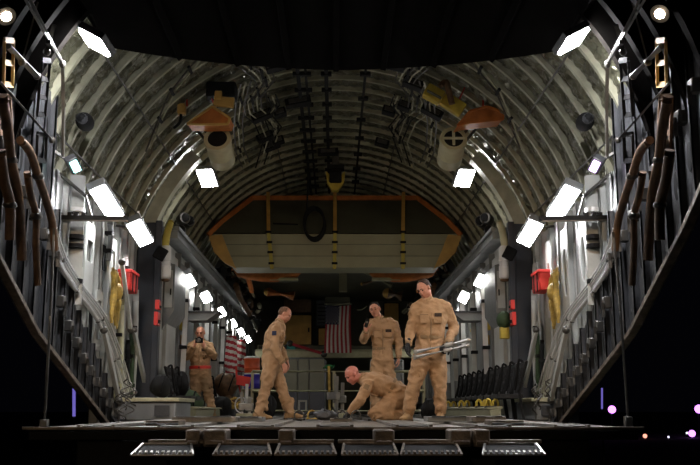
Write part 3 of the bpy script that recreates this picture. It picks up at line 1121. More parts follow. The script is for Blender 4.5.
    root = thing('riser_pipe', 'fat grey riser pipe with black bands against the %s wall panels' % side, 'pipe', pb)
    mb = MB(); mb.tube([pa, pb], .085, 18, 0, False); mb.build('pipe', 'grey', root)
    for t in (.27, .48, .55, .82):
        q = pa.lerp(pb, t); mb = MB(); mb.lathe(q - V((0, 0, .025)), q + V((0, 0, .025)), [(0, .093), (1, .093)], 18); mb.build('band', 'black' if t != .27 else 'white', root)
    # yellow placard
    c = X(68, 261, 3.07)
    root = thing('wall_placard', 'small yellow placard on the pale panel beside the %s riser pipe' % side, 'placard', c)
    mb = MB(); mb.box(c, (.012, .13, .20)); mb.build('plate', 'yellow', root)
    mb = MB(); mb.box(c - V((s * .008, 0, .03)), (.004, .09, .02)); mb.box(c - V((s * .008, 0, -.04)), (.004, .09, .02)); mb.build('print', 'black', root)
    # curved light conduits along the fairing edge
    curve = ((52, 232), (58, 262), (76, 291), (98, 321), (114, 360), (124, 395), (129, 417))
    for k in range(5):
        pts = [X(x + k * 2.1 * (.5 + .5 * (i > 0)), y - k * 1.0, 2.93 - .012 * (k % 2)) for i, (x, y) in enumerate(curve[:7 - (k > 2)])]
        root = thing('edge_conduit', '%s pale conduit of the five curving down the %s fairing edge' % (NTH[k], side), 'conduit', pts[-1], 'pale conduits along the fairing edges')
        mb = MB(); mb.tube(pts, (.026, .013, .02, .012, .013)[k], 8); mb.build('pipe', 'white' if k % 2 == 0 else 'grey', root)
        if k in (0, 2):
            for p in pts[1:-1]:
                mb = MB(); mb.box(p, (.05, .05, .05)); mb.build('clamp', 'steel_dark', root)
    # hanging vertical straps/tubes on the wall toward the hinge
    items = ((110, 222, 262, .035, 'grey_mid'), (121, 300, 420, .05, 'cream'), (113, 300, 360, .04, 'grey'), (126, 255, 300, .03, 'white'), (132, 330, 424, .04, 'green'), (136, 290, 420, .045, 'grey'), (128, 340, 410, .03, 'black'))
    for k, (x, y0, y1, r, mm) in enumerate(items):
        pa = X(x, y0, 2.98)
        pb = V((pa.x, pa.y, max(.03, X(x, y1, 2.98).z)))
        if s > 0 and x < 127:
            continue
        root = thing('stowed_pole', '%s upright %s pole strapped against the %s wall, counted from the ramp' % (NTH[sorted(i[0] for i in items).index(x)], {'grey_mid': 'grey', 'black': 'black', 'cream': 'cream', 'grey': 'pale grey', 'white': 'white', 'green': 'dark green'}[mm], side), 'pole', pb)
        mb = MB(); mb.tube([pa, pa.lerp(pb, .5) + V((-s * .02, 0, 0)), pb], r, 10); mb.build('pole', mm, root)
        mb = MB(); mb.box(pa.lerp(pb, .3), (.1, .12, .05)); mb.build('strap', 'black', root)
        mb = MB(); mb.box(pa.lerp(pb, .75), (.1, .12, .05)); mb.build('strap', 'black', root)
    # slanted pale braces near the hinge
    for k, (a, b, w) in enumerate((((134, 330), (150, 408), .10), ((104, 330), (119, 400), .08), ((122, 262), (131, 330), .06))[:3 if s < 0 else 2]):
        pa, pb = X(*a, 2.9), X(*b, 2.9)
        root = thing('ramp_link', '%s slanting pale metal link beside the %s ramp hinge' % (('widest', 'lowest', 'highest')[k], side), 'link', pb)
        mb = MB(); mb.beam(pa, pb, w, .05, V((1, 0, 0))); mb.build('link', 'grey', root)
        for q in (pa, pb):
            mb = MB(); mb.ell(q, (.05, .05, .05)); mb.build('pin', 'steel_dark', root)
    # red bag
    c = X(128, 283, 2.93)
    root = thing('stowage_bag', 'bright red stowage bag strapped to the %s wall under the second box lamp' % side, 'bag', c - V((0, 0, .2)))
    mb = MB(); mb.box(c, (.18, .48, .26)); mb.build('bag', 'red', root)
    mb = MB(); mb.box(c + V((-s * .01, -.02, .14)), (.2, .5, .04)); mb.build('flap', 'red', root)
    mb = MB(); mb.box(c + V((-s * .095, .1, 0)), (.01, .04, .27)); mb.build('strap', 'black', root)
    mb = MB(); mb.box(c + V((-s * .095, -.12, 0)), (.01, .04, .27)); mb.build('strap', 'black', root)
    # yellow harness
    root = thing('safety_harness', 'crumpled yellow safety harness hanging beside the red bag, %s wall' % side, 'harness', X(116, 330, 2.92))
    for k in range(4):
        pts = [X(113 + k * 1.5 + 1.5 * math.sin(k * 2.1 + j), 268 + j * 11 + k * 2, 2.90 + .01 * k) for j in range(6)]
        mb = MB(); mb.tube(pts, [.02, .04, .035, .045, .03, .02], 8); mb.build('webbing', 'gold', root)
    mb = MB(); mb.ell(X(117, 292, 2.9), (.08, .10, .12)); mb.build('pad', 'gold', root)
    # tangled gear at hinge foot
    for k in range(8):
        x0, y0 = 120 + random.random() * 20, 385 + random.random() * 30
        c = X(x0, y0, 2.75 - random.random() * .2)
        c.z = max(c.z, .12)
        root = thing('tie_down_chain', '%s loop of dark tie-down chain heaped at the %s ramp hinge, counted from the ramp' % (NTH[k], side), 'chain', V((c.x, c.y, .0)), 'tie-down chains heaped at the %s ramp hinge' % side)
        root['label'] = 'loop of dark tie-down chain heaped at the foot of the %s wall by the hinge' % side
        mb = MB()
        pts = [c + V((.05 * math.sin(j * 1.3 + k), .12 * math.cos(j * .9 + k), .10 - .035 * j)) for j in range(7)]
        for q in pts:
            q.z = max(q.z, .02)
        mb.tube(pts, .009, 6); mb.build('chain', 'steel_dark', root)
    # floor coaming
    root = thing('side_coaming', 'low pale metal coaming box at the foot of the %s wall beyond the hinge' % side, 'coaming', V((s * 2.5, 13, 0)))
    xi = 2.15 if s < 0 else 2.72
    mb = MB(); mb.span((s * xi, 12.7, 0), (s * 3.05, 14.0, .26)); mb.build('box', 'grey_mid', root)
    mb = MB(); mb.span((s * (xi - .05), 12.66, .26), (s * 3.06, 14.04, .31)); mb.build('lid', 'cream', root)
    mb = MB(); mb.box((s * (xi + .18), 12.66, .14), (.2, .03, .14)); mb.build('plate', 'grey_dark', root)

# small toolbox lumps standing on the ramp edge either side
for s, lab in ((-1, 'flat brown metal block lying at the ramp edge below the pillar, photographer side'), (1, 'flat brown metal block lying at the ramp edge beside the folded seats')):
    a, b = at(mp(150, s), 423, 8.5), at(mp(182, s), 423, 8.5)
    mb = MB(); mb.span((a.x, 8.3, .013), (b.x, 8.7, .062))
    root = thing('wheel_chock', lab, 'chock', ((a.x + b.x) / 2, 8.5, .013))
    mb.build('block', 'deck_edge', root)
    mb = MB(); mb.tube([V((a.x, 8.28, .035)), V((b.x, 8.28, .035))], .01, 6); mb.build('lip', 'steel_dark', root)

# ================================================================== FORWARD SECTION
for s in (-1, 1):
    side = SIDE[s]
    P = lambda x, y, Y: at(mp(x, s), y, Y)
    # gasper: yellow hose + white cylinder spotlight
    c = P(167, 257, 14.3)
    root = thing('oxygen_bottle', 'white capped cylinder with %s hose on the frame where the %s wall steps in' % ('a yellow-green' if s < 0 else 'a pale', side), 'cylinder', P(167, 278, 14.3))
    mb = MB(); mb.tube([P(171, 222, 14.3), P(167.5, 232, 14.2), P(165, 246, 14.2)], [.05, .055, .06], 12); mb.build('hose', 'yellow_strap' if s < 0 else 'cream', root)
    mb = MB(); mb.lathe(P(166, 246, 14.2), P(165.5, 279, 14.2), [(0, .06), (.1, .085), (.45, .085), (.47, .075), (.6, .075), (.62, .085), (.95, .085), (1, .06)], 20); mb.build('cylinder', 'white', root)
    mb = MB(); mb.box(P(161, 254, 14.15), (.18, .16, .2), Matrix.Rotation(.5, 3, 'Y')); mb.build('clamp', 'black', root)
    mb = MB(); mb.ell(P(165.5, 280, 14.2), (.07, .07, .03)); mb.build('nozzle', 'brown', root)
    # grey bulky cabinet
    root = thing('wall_cabinet', 'tall grey cabinet with sloping foot on the %s wall just past the pillar' % side, 'cabinet', V((s * 2.6, 15.2, 1.0)))
    mb = MB()
    mb.prism([(s * 2.76, 14.7, 2.5), (s * 2.58, 14.7, 2.45), (s * 2.58, 14.7, 1.7), (s * 2.76, 14.7, 1.4)], (0, 1.1, 0)); mb.build('body', 'grey_mid', root)
    mb = MB(); mb.span((s * 2.61, 14.67, 1.75), (s * 2.73, 14.70, 2.35)); mb.build('door', 'grey', root)
    mb = MB(); mb.box((s * 2.63, 14.66, 2.0), (.02, .03, .1)); mb.build('handle', 'black', root)
    # red extinguisher pieces
    for k, (x, y, mm, dsc, w, h) in enumerate(((158, 305, 'red', 'small red tag', .10, .14), (157, 319, 'red', 'red fire handle', .12, .2), (182, 325, 'yellow', 'yellow warning placard', .11, .18), (197, 328, 'teal', 'teal and yellow first aid pouch', .16, .22), (183, 340, 'amber', 'square amber box', .12, .16))):
        c = onx(mp(x, s), y, s * 2.66)
        root = thing('wall_tag', '%s on the grey panels of the %s wall' % (dsc, side), 'tag', c)
        mb = MB(); mb.box(c, (.06, w * 1.6, h)); mb.build('plate', mm, root)
        mb = MB(); mb.box(c + V((-s * .035, 0, -h * .2)), (.02, w, h * .25)); mb.build('print', 'black' if k != 3 else 'yellow', root)
    # folding dark shelf
    c = onx(mp(200, s), 316, s * 2.45)
    root = thing('folding_shelf', 'dark green-grey folding shelf sticking out of the %s wall' % side, 'shelf', c)
    mb = MB(); mb.prism([c + V((-s * .32, 0, .06)), c + V((s * .22, 0, .06)), c + V((s * .22, 0, -.08)), c + V((-s * .12, 0, -.08))], (0, .5, 0)); mb.build('box', 'grey_mid', root)
    mb = MB(); mb.span(c + V((-s * .36, -.04, .06)), c + V((s * .24, .54, .09))); mb.build('top', 'grey_dark', root)
    # upright stanchions/pipes on the wall
    for k in range(6):
        y = 15.9 + k * 1.35
        h0 = .75
        root = thing('litter_stanchion', '%s upright pale stanchion from the pillar along the %s wall' % (NTH[k], side), 'stanchion', V((s * 2.6, y, h0)), 'stanchions along the %s wall' % side)
        mb = MB(); mb.tube([V((s * 2.6, y, h0)), V((s * 2.58, y, 2.3))], .045, 10); mb.build('tube', 'grey' if k % 2 else 'white', root)
        mb = MB(); mb.box((s * 2.6, y, 1.2), (.12, .12, .06)); mb.box((s * 2.6, y, 2.0), (.12, .12, .06)); mb.build('clamp', 'black', root)
    # sidewall seats folded down with black webbing
    n = 11
    for k in range(n):
        y = 12.9 + .62 * k if s > 0 else 14.6 + .62 * k
        if s < 0 and (k > 8 or k in (2, 3, 4, 5)):
            continue
        h = .80
        root = thing('troop_seat', '%s black webbing troop seat from the ramp against the %s wall' % (NTH[k], side), 'seat', V((s * 2.45, y, 0)), 'troop seats along the %s wall' % side)
        xw = s * 2.60
        for dy in (-.26, .26):
            mb = MB(); mb.tube([V((s * 2.55, y + dy, 0.02)), V((s * 2.5, y + dy, .4)), V((s * 2.62, y + dy, h))], .018, 8, 0, False); mb.build('leg', 'black', root)
        mb = MB(); mb.tube([V((s * 2.62, y - .27, h)), V((s * 2.62, y + .27, h))], .014, 8); mb.build('top_rail', 'steel_dark', root)
        mb = MB()
        for q in range(5):
            yy = y - .22 + q * .11
            mb.beam(V((s * 2.60, yy, h)), V((s * 2.54, yy, .38)), .05, .012, V((1, 0, 0)))
        for q in range(4):
            zz = .45 + q * .1
            mb.beam(V((s * (2.545 + q * .016), y - .25, zz)), V((s * (2.545 + q * .016), y + .25, zz)), .012, .045)
        mb.build('webbing', 'webbing', root)
        mb = MB(); mb.span((s * 2.20, y - .25, .30), (s * 2.56, y + .25, .36)); mb.build('seat_pan', 'webbing', root)
        mb = MB(); mb.tube([V((s * 2.60, y - .1, h)), V((s * 2.55, y - .06, h + .02)), V((s * 2.53, y, h - .2)), V((s * 2.50, y + .05, .42))], .018, 6); mb.build('belt', 'black', root)
    # base beam under the seats
    mb = MB(); mb.span((s * 2.10, 12.7 if s > 0 else 14.2, 0), (s * 2.26, 20.5, .16)); mb.prism([(s * 2.07, 12.7 if s > 0 else 14.2, .16), (s * 2.28, 12.7 if s > 0 else 14.2, .16), (s * 2.28, 12.7 if s > 0 else 14.2, .20), (s * 2.07, 12.7 if s > 0 else 14.2, .18)], (0, 7.0, 0))
    single(mb, 'floor_guide', 'olive', 'long low olive guide beam in front of the %s seats' % side, 'beam')

# yellow ring fittings on the guide beam by the right seats
for k, (x, y) in enumerate(((463, 406), (482, 402), (501, 398.5), (447, 409))):
    c = V((2.16, (15.6, 13.7, 12.85, 17.4)[k], .19))
    root = thing('tie_down_ring', '%s yellow tie-down ring on the guide beam, counted from the ramp' % ('third', 'second', 'first', 'fourth')[k], 'ring', c, 'yellow rings on the right guide beam')
    mb = MB()
    for sg in (-.05, .05):
        mb.tube([c + V((sg - .04, 0, 0)), c + V((sg - .03, 0, .07)), c + V((sg, 0, .10)), c + V((sg + .03, 0, .07)), c + V((sg + .04, 0, 0))], .018, 8)
    mb.build('ring', 'yellow', root)
    mb = MB(); mb.box(c, (.2, .1, .03)); mb.build('base', 'steel_dark', root)

# round headset and lights on right wall
c = onx(504, 320, 2.6)
root = thing('fire_extinguisher', 'dark round extinguisher with yellow lower bracket on the right wall beside the pillar', 'extinguisher', c - V((0, 0, .2)))
mb = MB(); mb.ell(c, (.12, .14, .14)); mb.build('sphere', 'green', root)
mb = MB(); mb.box(c + V((0, 0, -.2)), (.14, .12, .18)); mb.build('bracket', 'yellow', root)

# ================================================================== FAR END
Y = 28.6
def rect(name, label, cat, x0, y0, x1, y1, Yd, m, dep=.15):
    a, b = at(x0, y1, Yd), at(x1, y0, Yd)
    root = thing(name, label, cat, V(((a.x + b.x) / 2, Yd, a.z)))
    mb = MB(); mb.span(a, b + V((0, dep, 0))); mb.build('panel', m, root)
    return root, a, b


def bead(root, a, b, m='black', off=-.012, r=.02):
    mb = MB()
    p = [V((a.x, a.y + off, a.z)), V((b.x, a.y + off, a.z)), V((b.x, a.y + off, b.z)), V((a.x, a.y + off, b.z))]
    for i in range(4):
        mb.tube([p[i], p[(i + 1) % 4]], r, 6)
    mb.build('edge_bead', m, root)


r, a, b = rect('crew_door', 'large amber padded door panel behind the stooping airman', 'door', 279, 315, 312, 345, 29.6, 'amber'); bead(r, a, b)
mb = MB(); mb.box((b.x - .1, 29.55, (a.z + b.z) / 2), (.05, .06, .14)); mb.build('handle', 'black', r)
r, a, b = rect('access_panel', 'small amber access panel between the large amber door and the flag', 'panel', 318, 328, 343, 346, 29.6, 'amber'); bead(r, a, b)
r, a, b = rect('upper_panel_row', 'dim brown panel above the large amber door', 'panel', 283, 299, 312, 313, 29.6, 'brown'); bead(r, a, b, 'black')
r, a, b = rect('dark_locker', 'dark louvred locker between the amber door and the flag', 'locker', 316, 300, 341, 326, 29.7, 'grey_dark')
mb = MB()
for k in range(6):
    mb.beam(V((a.x + .05, 29.68, a.z + .1 + k * .12)), V((b.x - .05, 29.68, a.z + .1 + k * .12)), .02, .03)
mb.build('slat', 'black', r)
r, a, b = rect('bunk_panel', 'dull tan panel behind the airman standing in the middle', 'panel', 384, 303, 399, 345, 29.5, 'amber')
bead(r, a, b)
r, a, b = rect('loft_beam', 'long cream cross beam below the amber doors at the far end', 'beam', 255, 349.5, 421, 357.5, 27.6, 'cream', .3)
mb = MB(); mb.beam(V((a.x, 27.57, b.z - .03)), V((b.x, 27.57, b.z - .03)), .03, .05); mb.build('upper_lip', 'olive', r)
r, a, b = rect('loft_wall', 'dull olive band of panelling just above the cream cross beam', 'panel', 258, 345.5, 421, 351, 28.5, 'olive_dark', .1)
bead(r, a, b, 'olive')
r, a, b = rect('sill_locker', 'small teal-grey box resting on the cream beam behind the stooping airman', 'box', 286, 344.5, 296, 350.5, 27.7, 'teal', .2)
bead(r, a, b, 'grey_dark')
a, b = at(290, 343.5, 27.4), at(324, 354, 27.4)
root = thing('tow_bar', 'long red tow bar sloping down toward the flag at the far end', 'bar', b)
mb = MB(); mb.beam(a, b, .08, .08, V((0, 1, 0))); mb.build('bar', 'flag_red', root)
mb = MB(); mb.ell(a, (.1, .06, .1)); mb.build('eye', 'steel_dark', root)
mb = MB(); mb.ell(b, (.1, .06, .1)); mb.build('eye', 'steel_dark', root)
# frosted screen cabinet
x0, x1 = 283, 326
r, a, b = rect('screen_cabinet', 'pale grey-green cabinet with a glazed grid front behind the handrail', 'cabinet', x0, 357.5, x1, 417, 25.5, 'grey_mid', .8)
zs = [at(300, y, 25.45).z for y in (358.5, 391, 415)]
xs = [at(x, 400, 25.45).x for x in (284, 297.5, 309, 325)]
for i in range(3):
    mb = MB(); mb.span((xs[i] + .02, 25.44, zs[1] + .02), (xs[i + 1] - .02, 25.49, zs[0] - .02)); mb.build('upper_pane', 'glass_panel', r)
    mb = MB(); mb.span((xs[i] + .02, 25.44, zs[2] + .02), (xs[i + 1] - .02, 25.49, zs[1] - .02)); mb.build('lower_pane', 'glass_blue', r)
mb = MB()
p0, p1 = at(298, 412, 25.4), at(307, 400, 25.4)
mb.ring([V((p0.x, 25.42, p0.z)), V((p1.x, 25.42, p0.z)), V((p1.x, 25.42, p1.z)), V((p0.x, 25.42, p1.z))], [V((p0.x + .05, 25.42, p0.z)), V((p1.x - .05, 25.42, p0.z)), V((p1.x - .05, 25.42, p1.z - .05)), V((p0.x + .05, 25.42, p1.z - .05))], (0, .02, 0))
mb.build('latch_plate', 'grey', r)
# another dim cabinet behind the kneeling man
r, a, b = rect('stowage_cabinet', 'dim dark cabinet standing behind the kneeling man', 'cabinet', 371, 360, 403, 417, 25.5, 'grey_mid', .8)
bead(r, a, b, 'grey')
# handrail
root = thing('handrail', 'low pale tubular handrail with three bars across the hold behind the crew', 'rail', V((0, 19.5, 0)))
xa, xb = at(252, 400, 19.5).x, at(424, 400, 19.5).x
for y in (371.5, 391, 411):
    mb = MB(); z = at(300, y, 19.5).z; mb.tube([V((xa, 19.5, z)), V((xb, 19.5, z))], .033, 8, 0, False); mb.build('bar', 'cream', root)
zt = at(300, 371.5, 19.5).z
for px in (252, 262, 334, 395, 424):
    mb = MB(); x = at(px, 400, 19.5).x; mb.tube([V((x, 19.5, 0)), V((x, 19.5, zt))], .03, 8, 0, False); mb.build('post', 'cream', root)
# chain winches standing in front of the rail
for k, (px, Yd, top, nm) in enumerate(((333.5, 17.5, 366, 'tall jack with ochre post and chain beside the bald kneeling man'), (339.5, 17.9, 374, 'shorter silver jack just behind the bald kneeling man'), (246, 17.0, 392, 'small silver jack between the photographer and the stooping airman'))):
    base = at(px, 415, Yd); base.z = 0
    tp = at(px, top, Yd).z
    root = thing('loader_jack', nm, 'jack', base)
    mb = MB(); mb.tube([base + V((-.07, 0, 0)), base + V((-.09, 0, tp))], .025, 8); mb.build('post', 'gold' if k == 0 else 'steel', root)
    mb = MB(); mb.tube([base + V((.05, 0, 0)), base + V((.06, 0, tp * .8))], .035, 8); mb.build('cylinder', 'steel', root)
    mb = MB(); mb.box(base + V((0, 0, tp * .42)), (.26, .16, .14)); mb.build('gearbox', 'steel', root)
    mb = MB(); mb.box(base + V((0, 0, .04)), (.34, .25, .08)); mb.build('base', 'cream', root)
    mb = MB()
    mb.tube([base + V((.04 * math.cos(j * 2.2), -.1 + .03 * math.sin(j * 1.7), .1 + j * tp * .1)) for j in range(2)], .022, 6); mb.build('chain', 'steel_dark', root)
c = at(329, 367, 18.5)
mb = MB(); mb.ell(c, (.10, .08, .05)); mb.tube([c + V((-.12, 0, -.02)), c + V((.12, 0, .03))], .02, 8)
root = thing('signal_wand', 'green plastic signal piece hooked on the handrail beside the bald head', 'signal', c); mb.build('cap', 'green_bright', root)
mb = MB(); mb.tube([c, at(331, 373, 18.6)], .02, 6); mb.build('stem', 'steel_dark', root)
# extra dim clutter under the wing box
for k, (x0, y0, x1, y1, th, mm, nm) in enumerate(((388, 293.5, 402, 296, .16, 'brown', 'short fat brown roll with a pale end above the crew'), (365, 272, 392, 286, .05, 'olive', 'thin bent olive pipe above the standing airman'), (362, 284, 395, 276, .05, 'brown', 'thin brown pipe crossing the bent olive pipe'), (268, 292, 294, 296, .12, 'orange', 'dim orange roll above the large amber door'), (343, 262, 343, 292, .1, 'olive', 'short upright olive duct above the flag bracket'))):
    a, b = at(x0, y0, 24.5 - .4 * k), at(x1, y1, 24.5 - .4 * k)
    root = thing('stowed_roll', nm, 'roll', a)
    mb = MB(); mb.tube([a, b], th, 14); mb.build('roll', mm, root)
    mb = MB(); mb.ell(a, (th * .9, th * .9, th * .9)); mb.build('end_cap', 'amber', root)
rnd = random.Random(3)
for s in (-1, 1):
    for k in range(14):
        t = k / 13
        px = 262 - 45 * t + rnd.uniform(-7, 7)
        py = 325 - 55 * t + rnd.uniform(-8, 8) - 8
        Yd = 25 - 3.0 * t
        c = at(mp(px, s), py, Yd)
        root = thing('wing_fitting', 'dark pipe fitting in the cluttered recess under the %s wing root' % SIDE[s], 'fitting', c, 'dark fittings under the %s wing root' % SIDE[s])
        d = V((rnd.uniform(-.3, .3), rnd.uniform(-.2, .2), rnd.uniform(-.35, .35)))
        mb = MB(); mb.tube([c - d, c, c + d + V((s * .1, 0, 0))], rnd.uniform(.02, .06), 8); mb.build('pipe', ('steel_dark', 'olive_dark', 'rib', 'brown')[k % 4], root)
        mb = MB(); mb.box(c, (.14, .1, .1)); mb.build('clamp', 'black', root)

# ================================================================== FLAGS
def us_flag_hung(root, tl, w, h, m_par, fold=.03, ncol=52, nrow=60):
    # vertical hang: stripes run down, canton at the upper left
    vs, fs, mi = [], [], []
    for j in range(nrow + 1):
        for i in range(ncol + 1):
            u, v = i / ncol, j / nrow
            x = tl.x + w * u + .015 * math.sin(v * 5 + u * 3)
            y = tl.y + fold * math.sin(u * 9 + v * 2) * (.4 + v)
            z = tl.z - h * v - .03 * math.sin(u * PI) * (1 - v)
            vs.append(V((x, y, z)))
    mb = MB()
    for j in range(nrow):
        for i in range(ncol):
            u, v = (i + .5) / ncol, (j + .5) / nrow
            k = int(u * 13)
            m = 0 if k % 2 == 0 else 1
            if u < 7 / 13 and v < .40:
                m = 2
            n = j * (ncol + 1) + i
            fs.append((n, n + 1, n + ncol + 2, n + ncol + 1)); mi.append(m)
    mb.v, mb.f, mb.m = vs, fs, mi
    cl = mb.build('cloth', ['flag_red', 'flag_white', 'flag_blue'], root)
    sol = cl.modifiers.new('thickness', 'SOLIDIFY'); sol.thickness = .004
    mb = MB()
    for r in range(9):
        cnt = 6 if r % 2 == 0 else 5
        for q in range(cnt):
            v = .40 * ((q + 1) - (0.5 if cnt == 6 else 0)) / 6 if cnt == 6 else .40 * (q + 1) / 6
            u = (7 / 13) * (r + .5) / 9
            i, j = u * ncol, v * nrow
            c = V((tl.x + w * u + .015 * math.sin(v * 5 + u * 3), tl.y + fold * math.sin(u * 9 + v * 2) * (.4 + v) - .008, tl.z - h * v - .03 * math.sin(u * PI) * (1 - v)))
            pts = []
            for a in range(10):
                rr = .021 if a % 2 == 0 else .009
                pts.append(c + V((rr * math.sin(a * PI / 5), 0, rr * math.cos(a * PI / 5))))
            mb.prism(pts, (0, .004, 0))
    mb.build('star_print', 'flag_white', root)


YF = 26.8
tl, br = at(325, 305, YF), at(351, 353, YF)
root = thing('flag', 'large stars and stripes flag hung vertically at the far end', 'flag', V((tl.x, YF, br.z)))
us_flag_hung(root, tl, br.x - tl.x, tl.z - br.z, None)
mb = MB(); mb.tube([tl + V((-.02, .02, .03)), V((br.x + .02, YF + .02, tl.z + .03))], .015, 8); mb.build('hanging_rod', 'cream', root)
root = thing('cable_tray', 'dark olive box with pale cords directly above the flag', 'box', at(338, 304, 27))
a, b = at(325, 303, 26.9), at(350, 297, 26.9)
mb = MB(); mb.span(a, b + V((0, .4, 0))); mb.build('box', 'olive_dark', root)
mb = MB(); mb.tube([at(325, 304, 26.85), at(330, 306, 26.85), at(338, 305, 26.85), at(350, 303, 26.85)], .012, 6); mb.tube([at(357, 310, 26.85), at(362, 309.5, 26.85), at(367, 306, 26.85)], .012, 6); mb.build('cord', 'cream', root)


def furled(root, top, h, r, turns=5):
    mb = MB()
    ns, nr = 26, 44
    vs, fs, mi = [], [], []
    for j in range(nr + 1):
        t = j / nr
        for i in range(ns):
            a = 2 * PI * i / ns
            rr = r * (.75 + .35 * t + .16 * math.sin(a * 4 + t * 3)) * (1 - .3 * max(0, t - .85) / .15)
            vs.append(top + V((rr * math.cos(a), rr * .6 * math.sin(a), -h * t)))
    for j in range(nr):
        for i in range(ns):
            i2 = (i + 1) % ns
            fs.append((j * ns + i, j * ns + i2, (j + 1) * ns + i2, (j + 1) * ns + i))
            ph = (j / nr * turns * 2 - i / ns * 2)
            mi.append(int(math.floor(ph)) % 2)
    fs.append(tuple(range(ns))); mi.append(2)
    fs.append(tuple(nr * ns + k for k in range(ns))); mi.append(0)
    mb.v, mb.f, mb.m = vs, fs, mi
    mb.build('cloth', ['flag_red', 'flag_white', 'flag_blue'], root)
    mb = MB(); mb.tube([top + V((0, 0, -.02)), top + V((0, 0, .12))], .02, 8); mb.build('hook', 'steel_dark', root)


for k, (px, y0, y1, Yd, rr) in enumerate(((231.5, 336, 373, 21.5, .13), (241, 340, 372, 23.0, .12))):
    tp, bt = at(px, y0, Yd), at(px, y1, Yd)
    root = thing('striped_banner', 'furled red and white striped flag hanging %s' % ('behind the photographer, the longer of two' if k == 0 else 'above the orange drum, the shorter of two'), 'flag', bt, 'furled striped flags by the left wall')
    furled(root, tp, tp.z - bt.z, rr, 6 - k)

# ================================================================== LOOSE GEAR BEHIND THE CREW
def drum(name, label, px, y0, y1, Yd, r, m, lid='white'):
    t, b_ = at(px, y0, Yd), at(px, y1, Yd)
    root = thing(name, label, 'drum', b_)
    mb = MB(); mb.lathe(b_, t, [(0, r * .93), (.04, r), (.3, r), (.33, r * 1.04), (.38, r), (.85, r), (.9, r * 1.05), (1, r * 1.03)], 24); mb.build('body', m, root)
    mb = MB(); mb.lathe(t, t + V((0, 0, .05)), [(0, r * 1.02), (.6, r), (1, r * .7)], 24); mb.build('lid', lid, root)
    mb = MB(); mb.tube([t.lerp(b_, .2) + V((-r * 1.05, 0, 0)), t.lerp(b_, .1) + V((-r * 1.25, 0, 0)), t.lerp(b_, .35) + V((-r * 1.2, 0, 0)), t.lerp(b_, .4) + V((-r * 1.0, 0, 0))], .012, 6); mb.build('handle', lid, root)
    return t, b_


Yd = 20.6
zb = at(252, 389, Yd).z
root = thing('side_rack', 'narrow metal rack carrying the blue drum beside the left wall', 'rack', V((at(252, 389, Yd).x, Yd, 0)))
cx = at(252, 389, Yd).x
for dx in (-.2, .2):
    for dy in (-.15, .15):
        mb = MB(); mb.tube([V((cx + dx, Yd + dy, 0)), V((cx + dx, Yd + dy, zb - .02))], .02, 8); mb.build('leg', 'cream', root)
mb = MB(); mb.box((cx, Yd, zb - .02), (.5, .4, .04)); mb.build('shelf', 'olive', root)
drum('blue_drum', 'violet-blue plastic drum standing under the orange drum', 252, 374.5, 388.5, Yd, .17, 'blue')
drum('orange_drum', 'round orange plastic drum stacked on the blue drum', 252, 358.5, 373, Yd, .17, 'drum_orange')
# red folded chair
c = at(243, 382, 19.2)
root = thing('folding_chair', 'small red folded chair frame in front of the blue drum', 'chair', V((c.x, 19.2, 0)))
mb = MB(); mb.beam(at(237, 380, 19.2), at(250, 382, 19.2), .10, .2); mb.build('seat', 'red', root)
for a_, b_ in (((238, 381), (245, 416)), ((249, 382), (240, 416))):
    mb = MB(); q0, q1 = at(*a_, 19.2), at(*b_, 19.2); q1.z = .02; mb.tube([q0, q1], .02, 8); mb.build('leg', 'red' if a_[0] < 240 else 'steel', root)
mb = MB(); mb.tube([at(237, 380, 19.35), at(236, 366, 19.35)], .02, 8); mb.build('back_post', 'red', root)
# white wheel stand
root = thing('white_stand', 'white post with curled foot tubes between photographer and stooping airman', 'stand', V((at(247, 412, 17.6).x, 17.6, 0)))
q = at(247, 384, 17.6)
mb = MB(); mb.tube([V((q.x, 17.6, .1)), q], .03, 10); mb.build('post', 'white', root)
for px in (241, 249):
    cc = at(px, 405, 17.5)
    mb = MB(); mb.tube([cc + V((.11 * math.cos(a), 0, .14 * math.sin(a))) for a in [PI * 1.3 * i / 10 + .9 for i in range(11)]], .012, 8); mb.build('foot_tube', 'white', root)


def duffel(label, px, py, Yd, rx, ry, rz, m, tilt=0.0, strap='black', base=0.0):
    c = at(px, py, Yd)
    c.z = rz * .93 + base
    root = thing('duffel_bag', label, 'bag', V((c.x, c.y, c.z - rz)))
    rot = Matrix.Rotation(tilt, 3, 'Y')
    mb = MB()
    mb.ell(c, (rx, ry, rz), rot, 24, 16)
    for v in mb.v:
        n = noise.noise(v * 5) * .05
        v += (v - c).normalized() * n
    mb.build('bag', m, root)
    mb = MB()
    for t in (-.4, .4):
        ax = V((rx * t, 0, 0))
        k = math.sqrt(1 - t * t) * 1.03
        mb.tube([c + rot @ (ax + V((0, -ry * k * math.cos(a), rz * k * math.sin(a)))) for a in [PI * i / 12 - .4 for i in range(13)]], .014, 6)
    mb.build('carry_strap', strap, root)
    return root


duffel('round dark green bag on the floor at the photographer\'s feet', 190, 402, 15.9, .22, .2, .24, 'green')
duffel('brown lumpy rucksack leaning behind the photographer', 226, 383, 20.0, .28, .2, .26, 'brown', .3, base=.42)
duffel('brown kit bag standing under the lumpy rucksack', 231, 396, 20.0, .18, .17, .25, 'brown', -.2)
duffel('black rucksack heaped on the seats beside the green bag', 180, 386, 15.3, .14, .2, .2, 'black', base=.37)
duffel('large black kit bag against the pillar foot, photographer side', 160, 392, 13.6, .15, .2, .17, 'black', .2, base=.31)
duffel('small black pouch on the floor between photographer and drums', 221, 396, 17.3, .2, .2, .2, 'black')
duffel('small dark bag standing behind the man holding tubes', 430, 408, 15.5, .16, .16, .18, 'black')
duffel('black helmet bag behind the legs of the stooping airman', 268, 400, 16.4, .15, .15, .2, 'black')

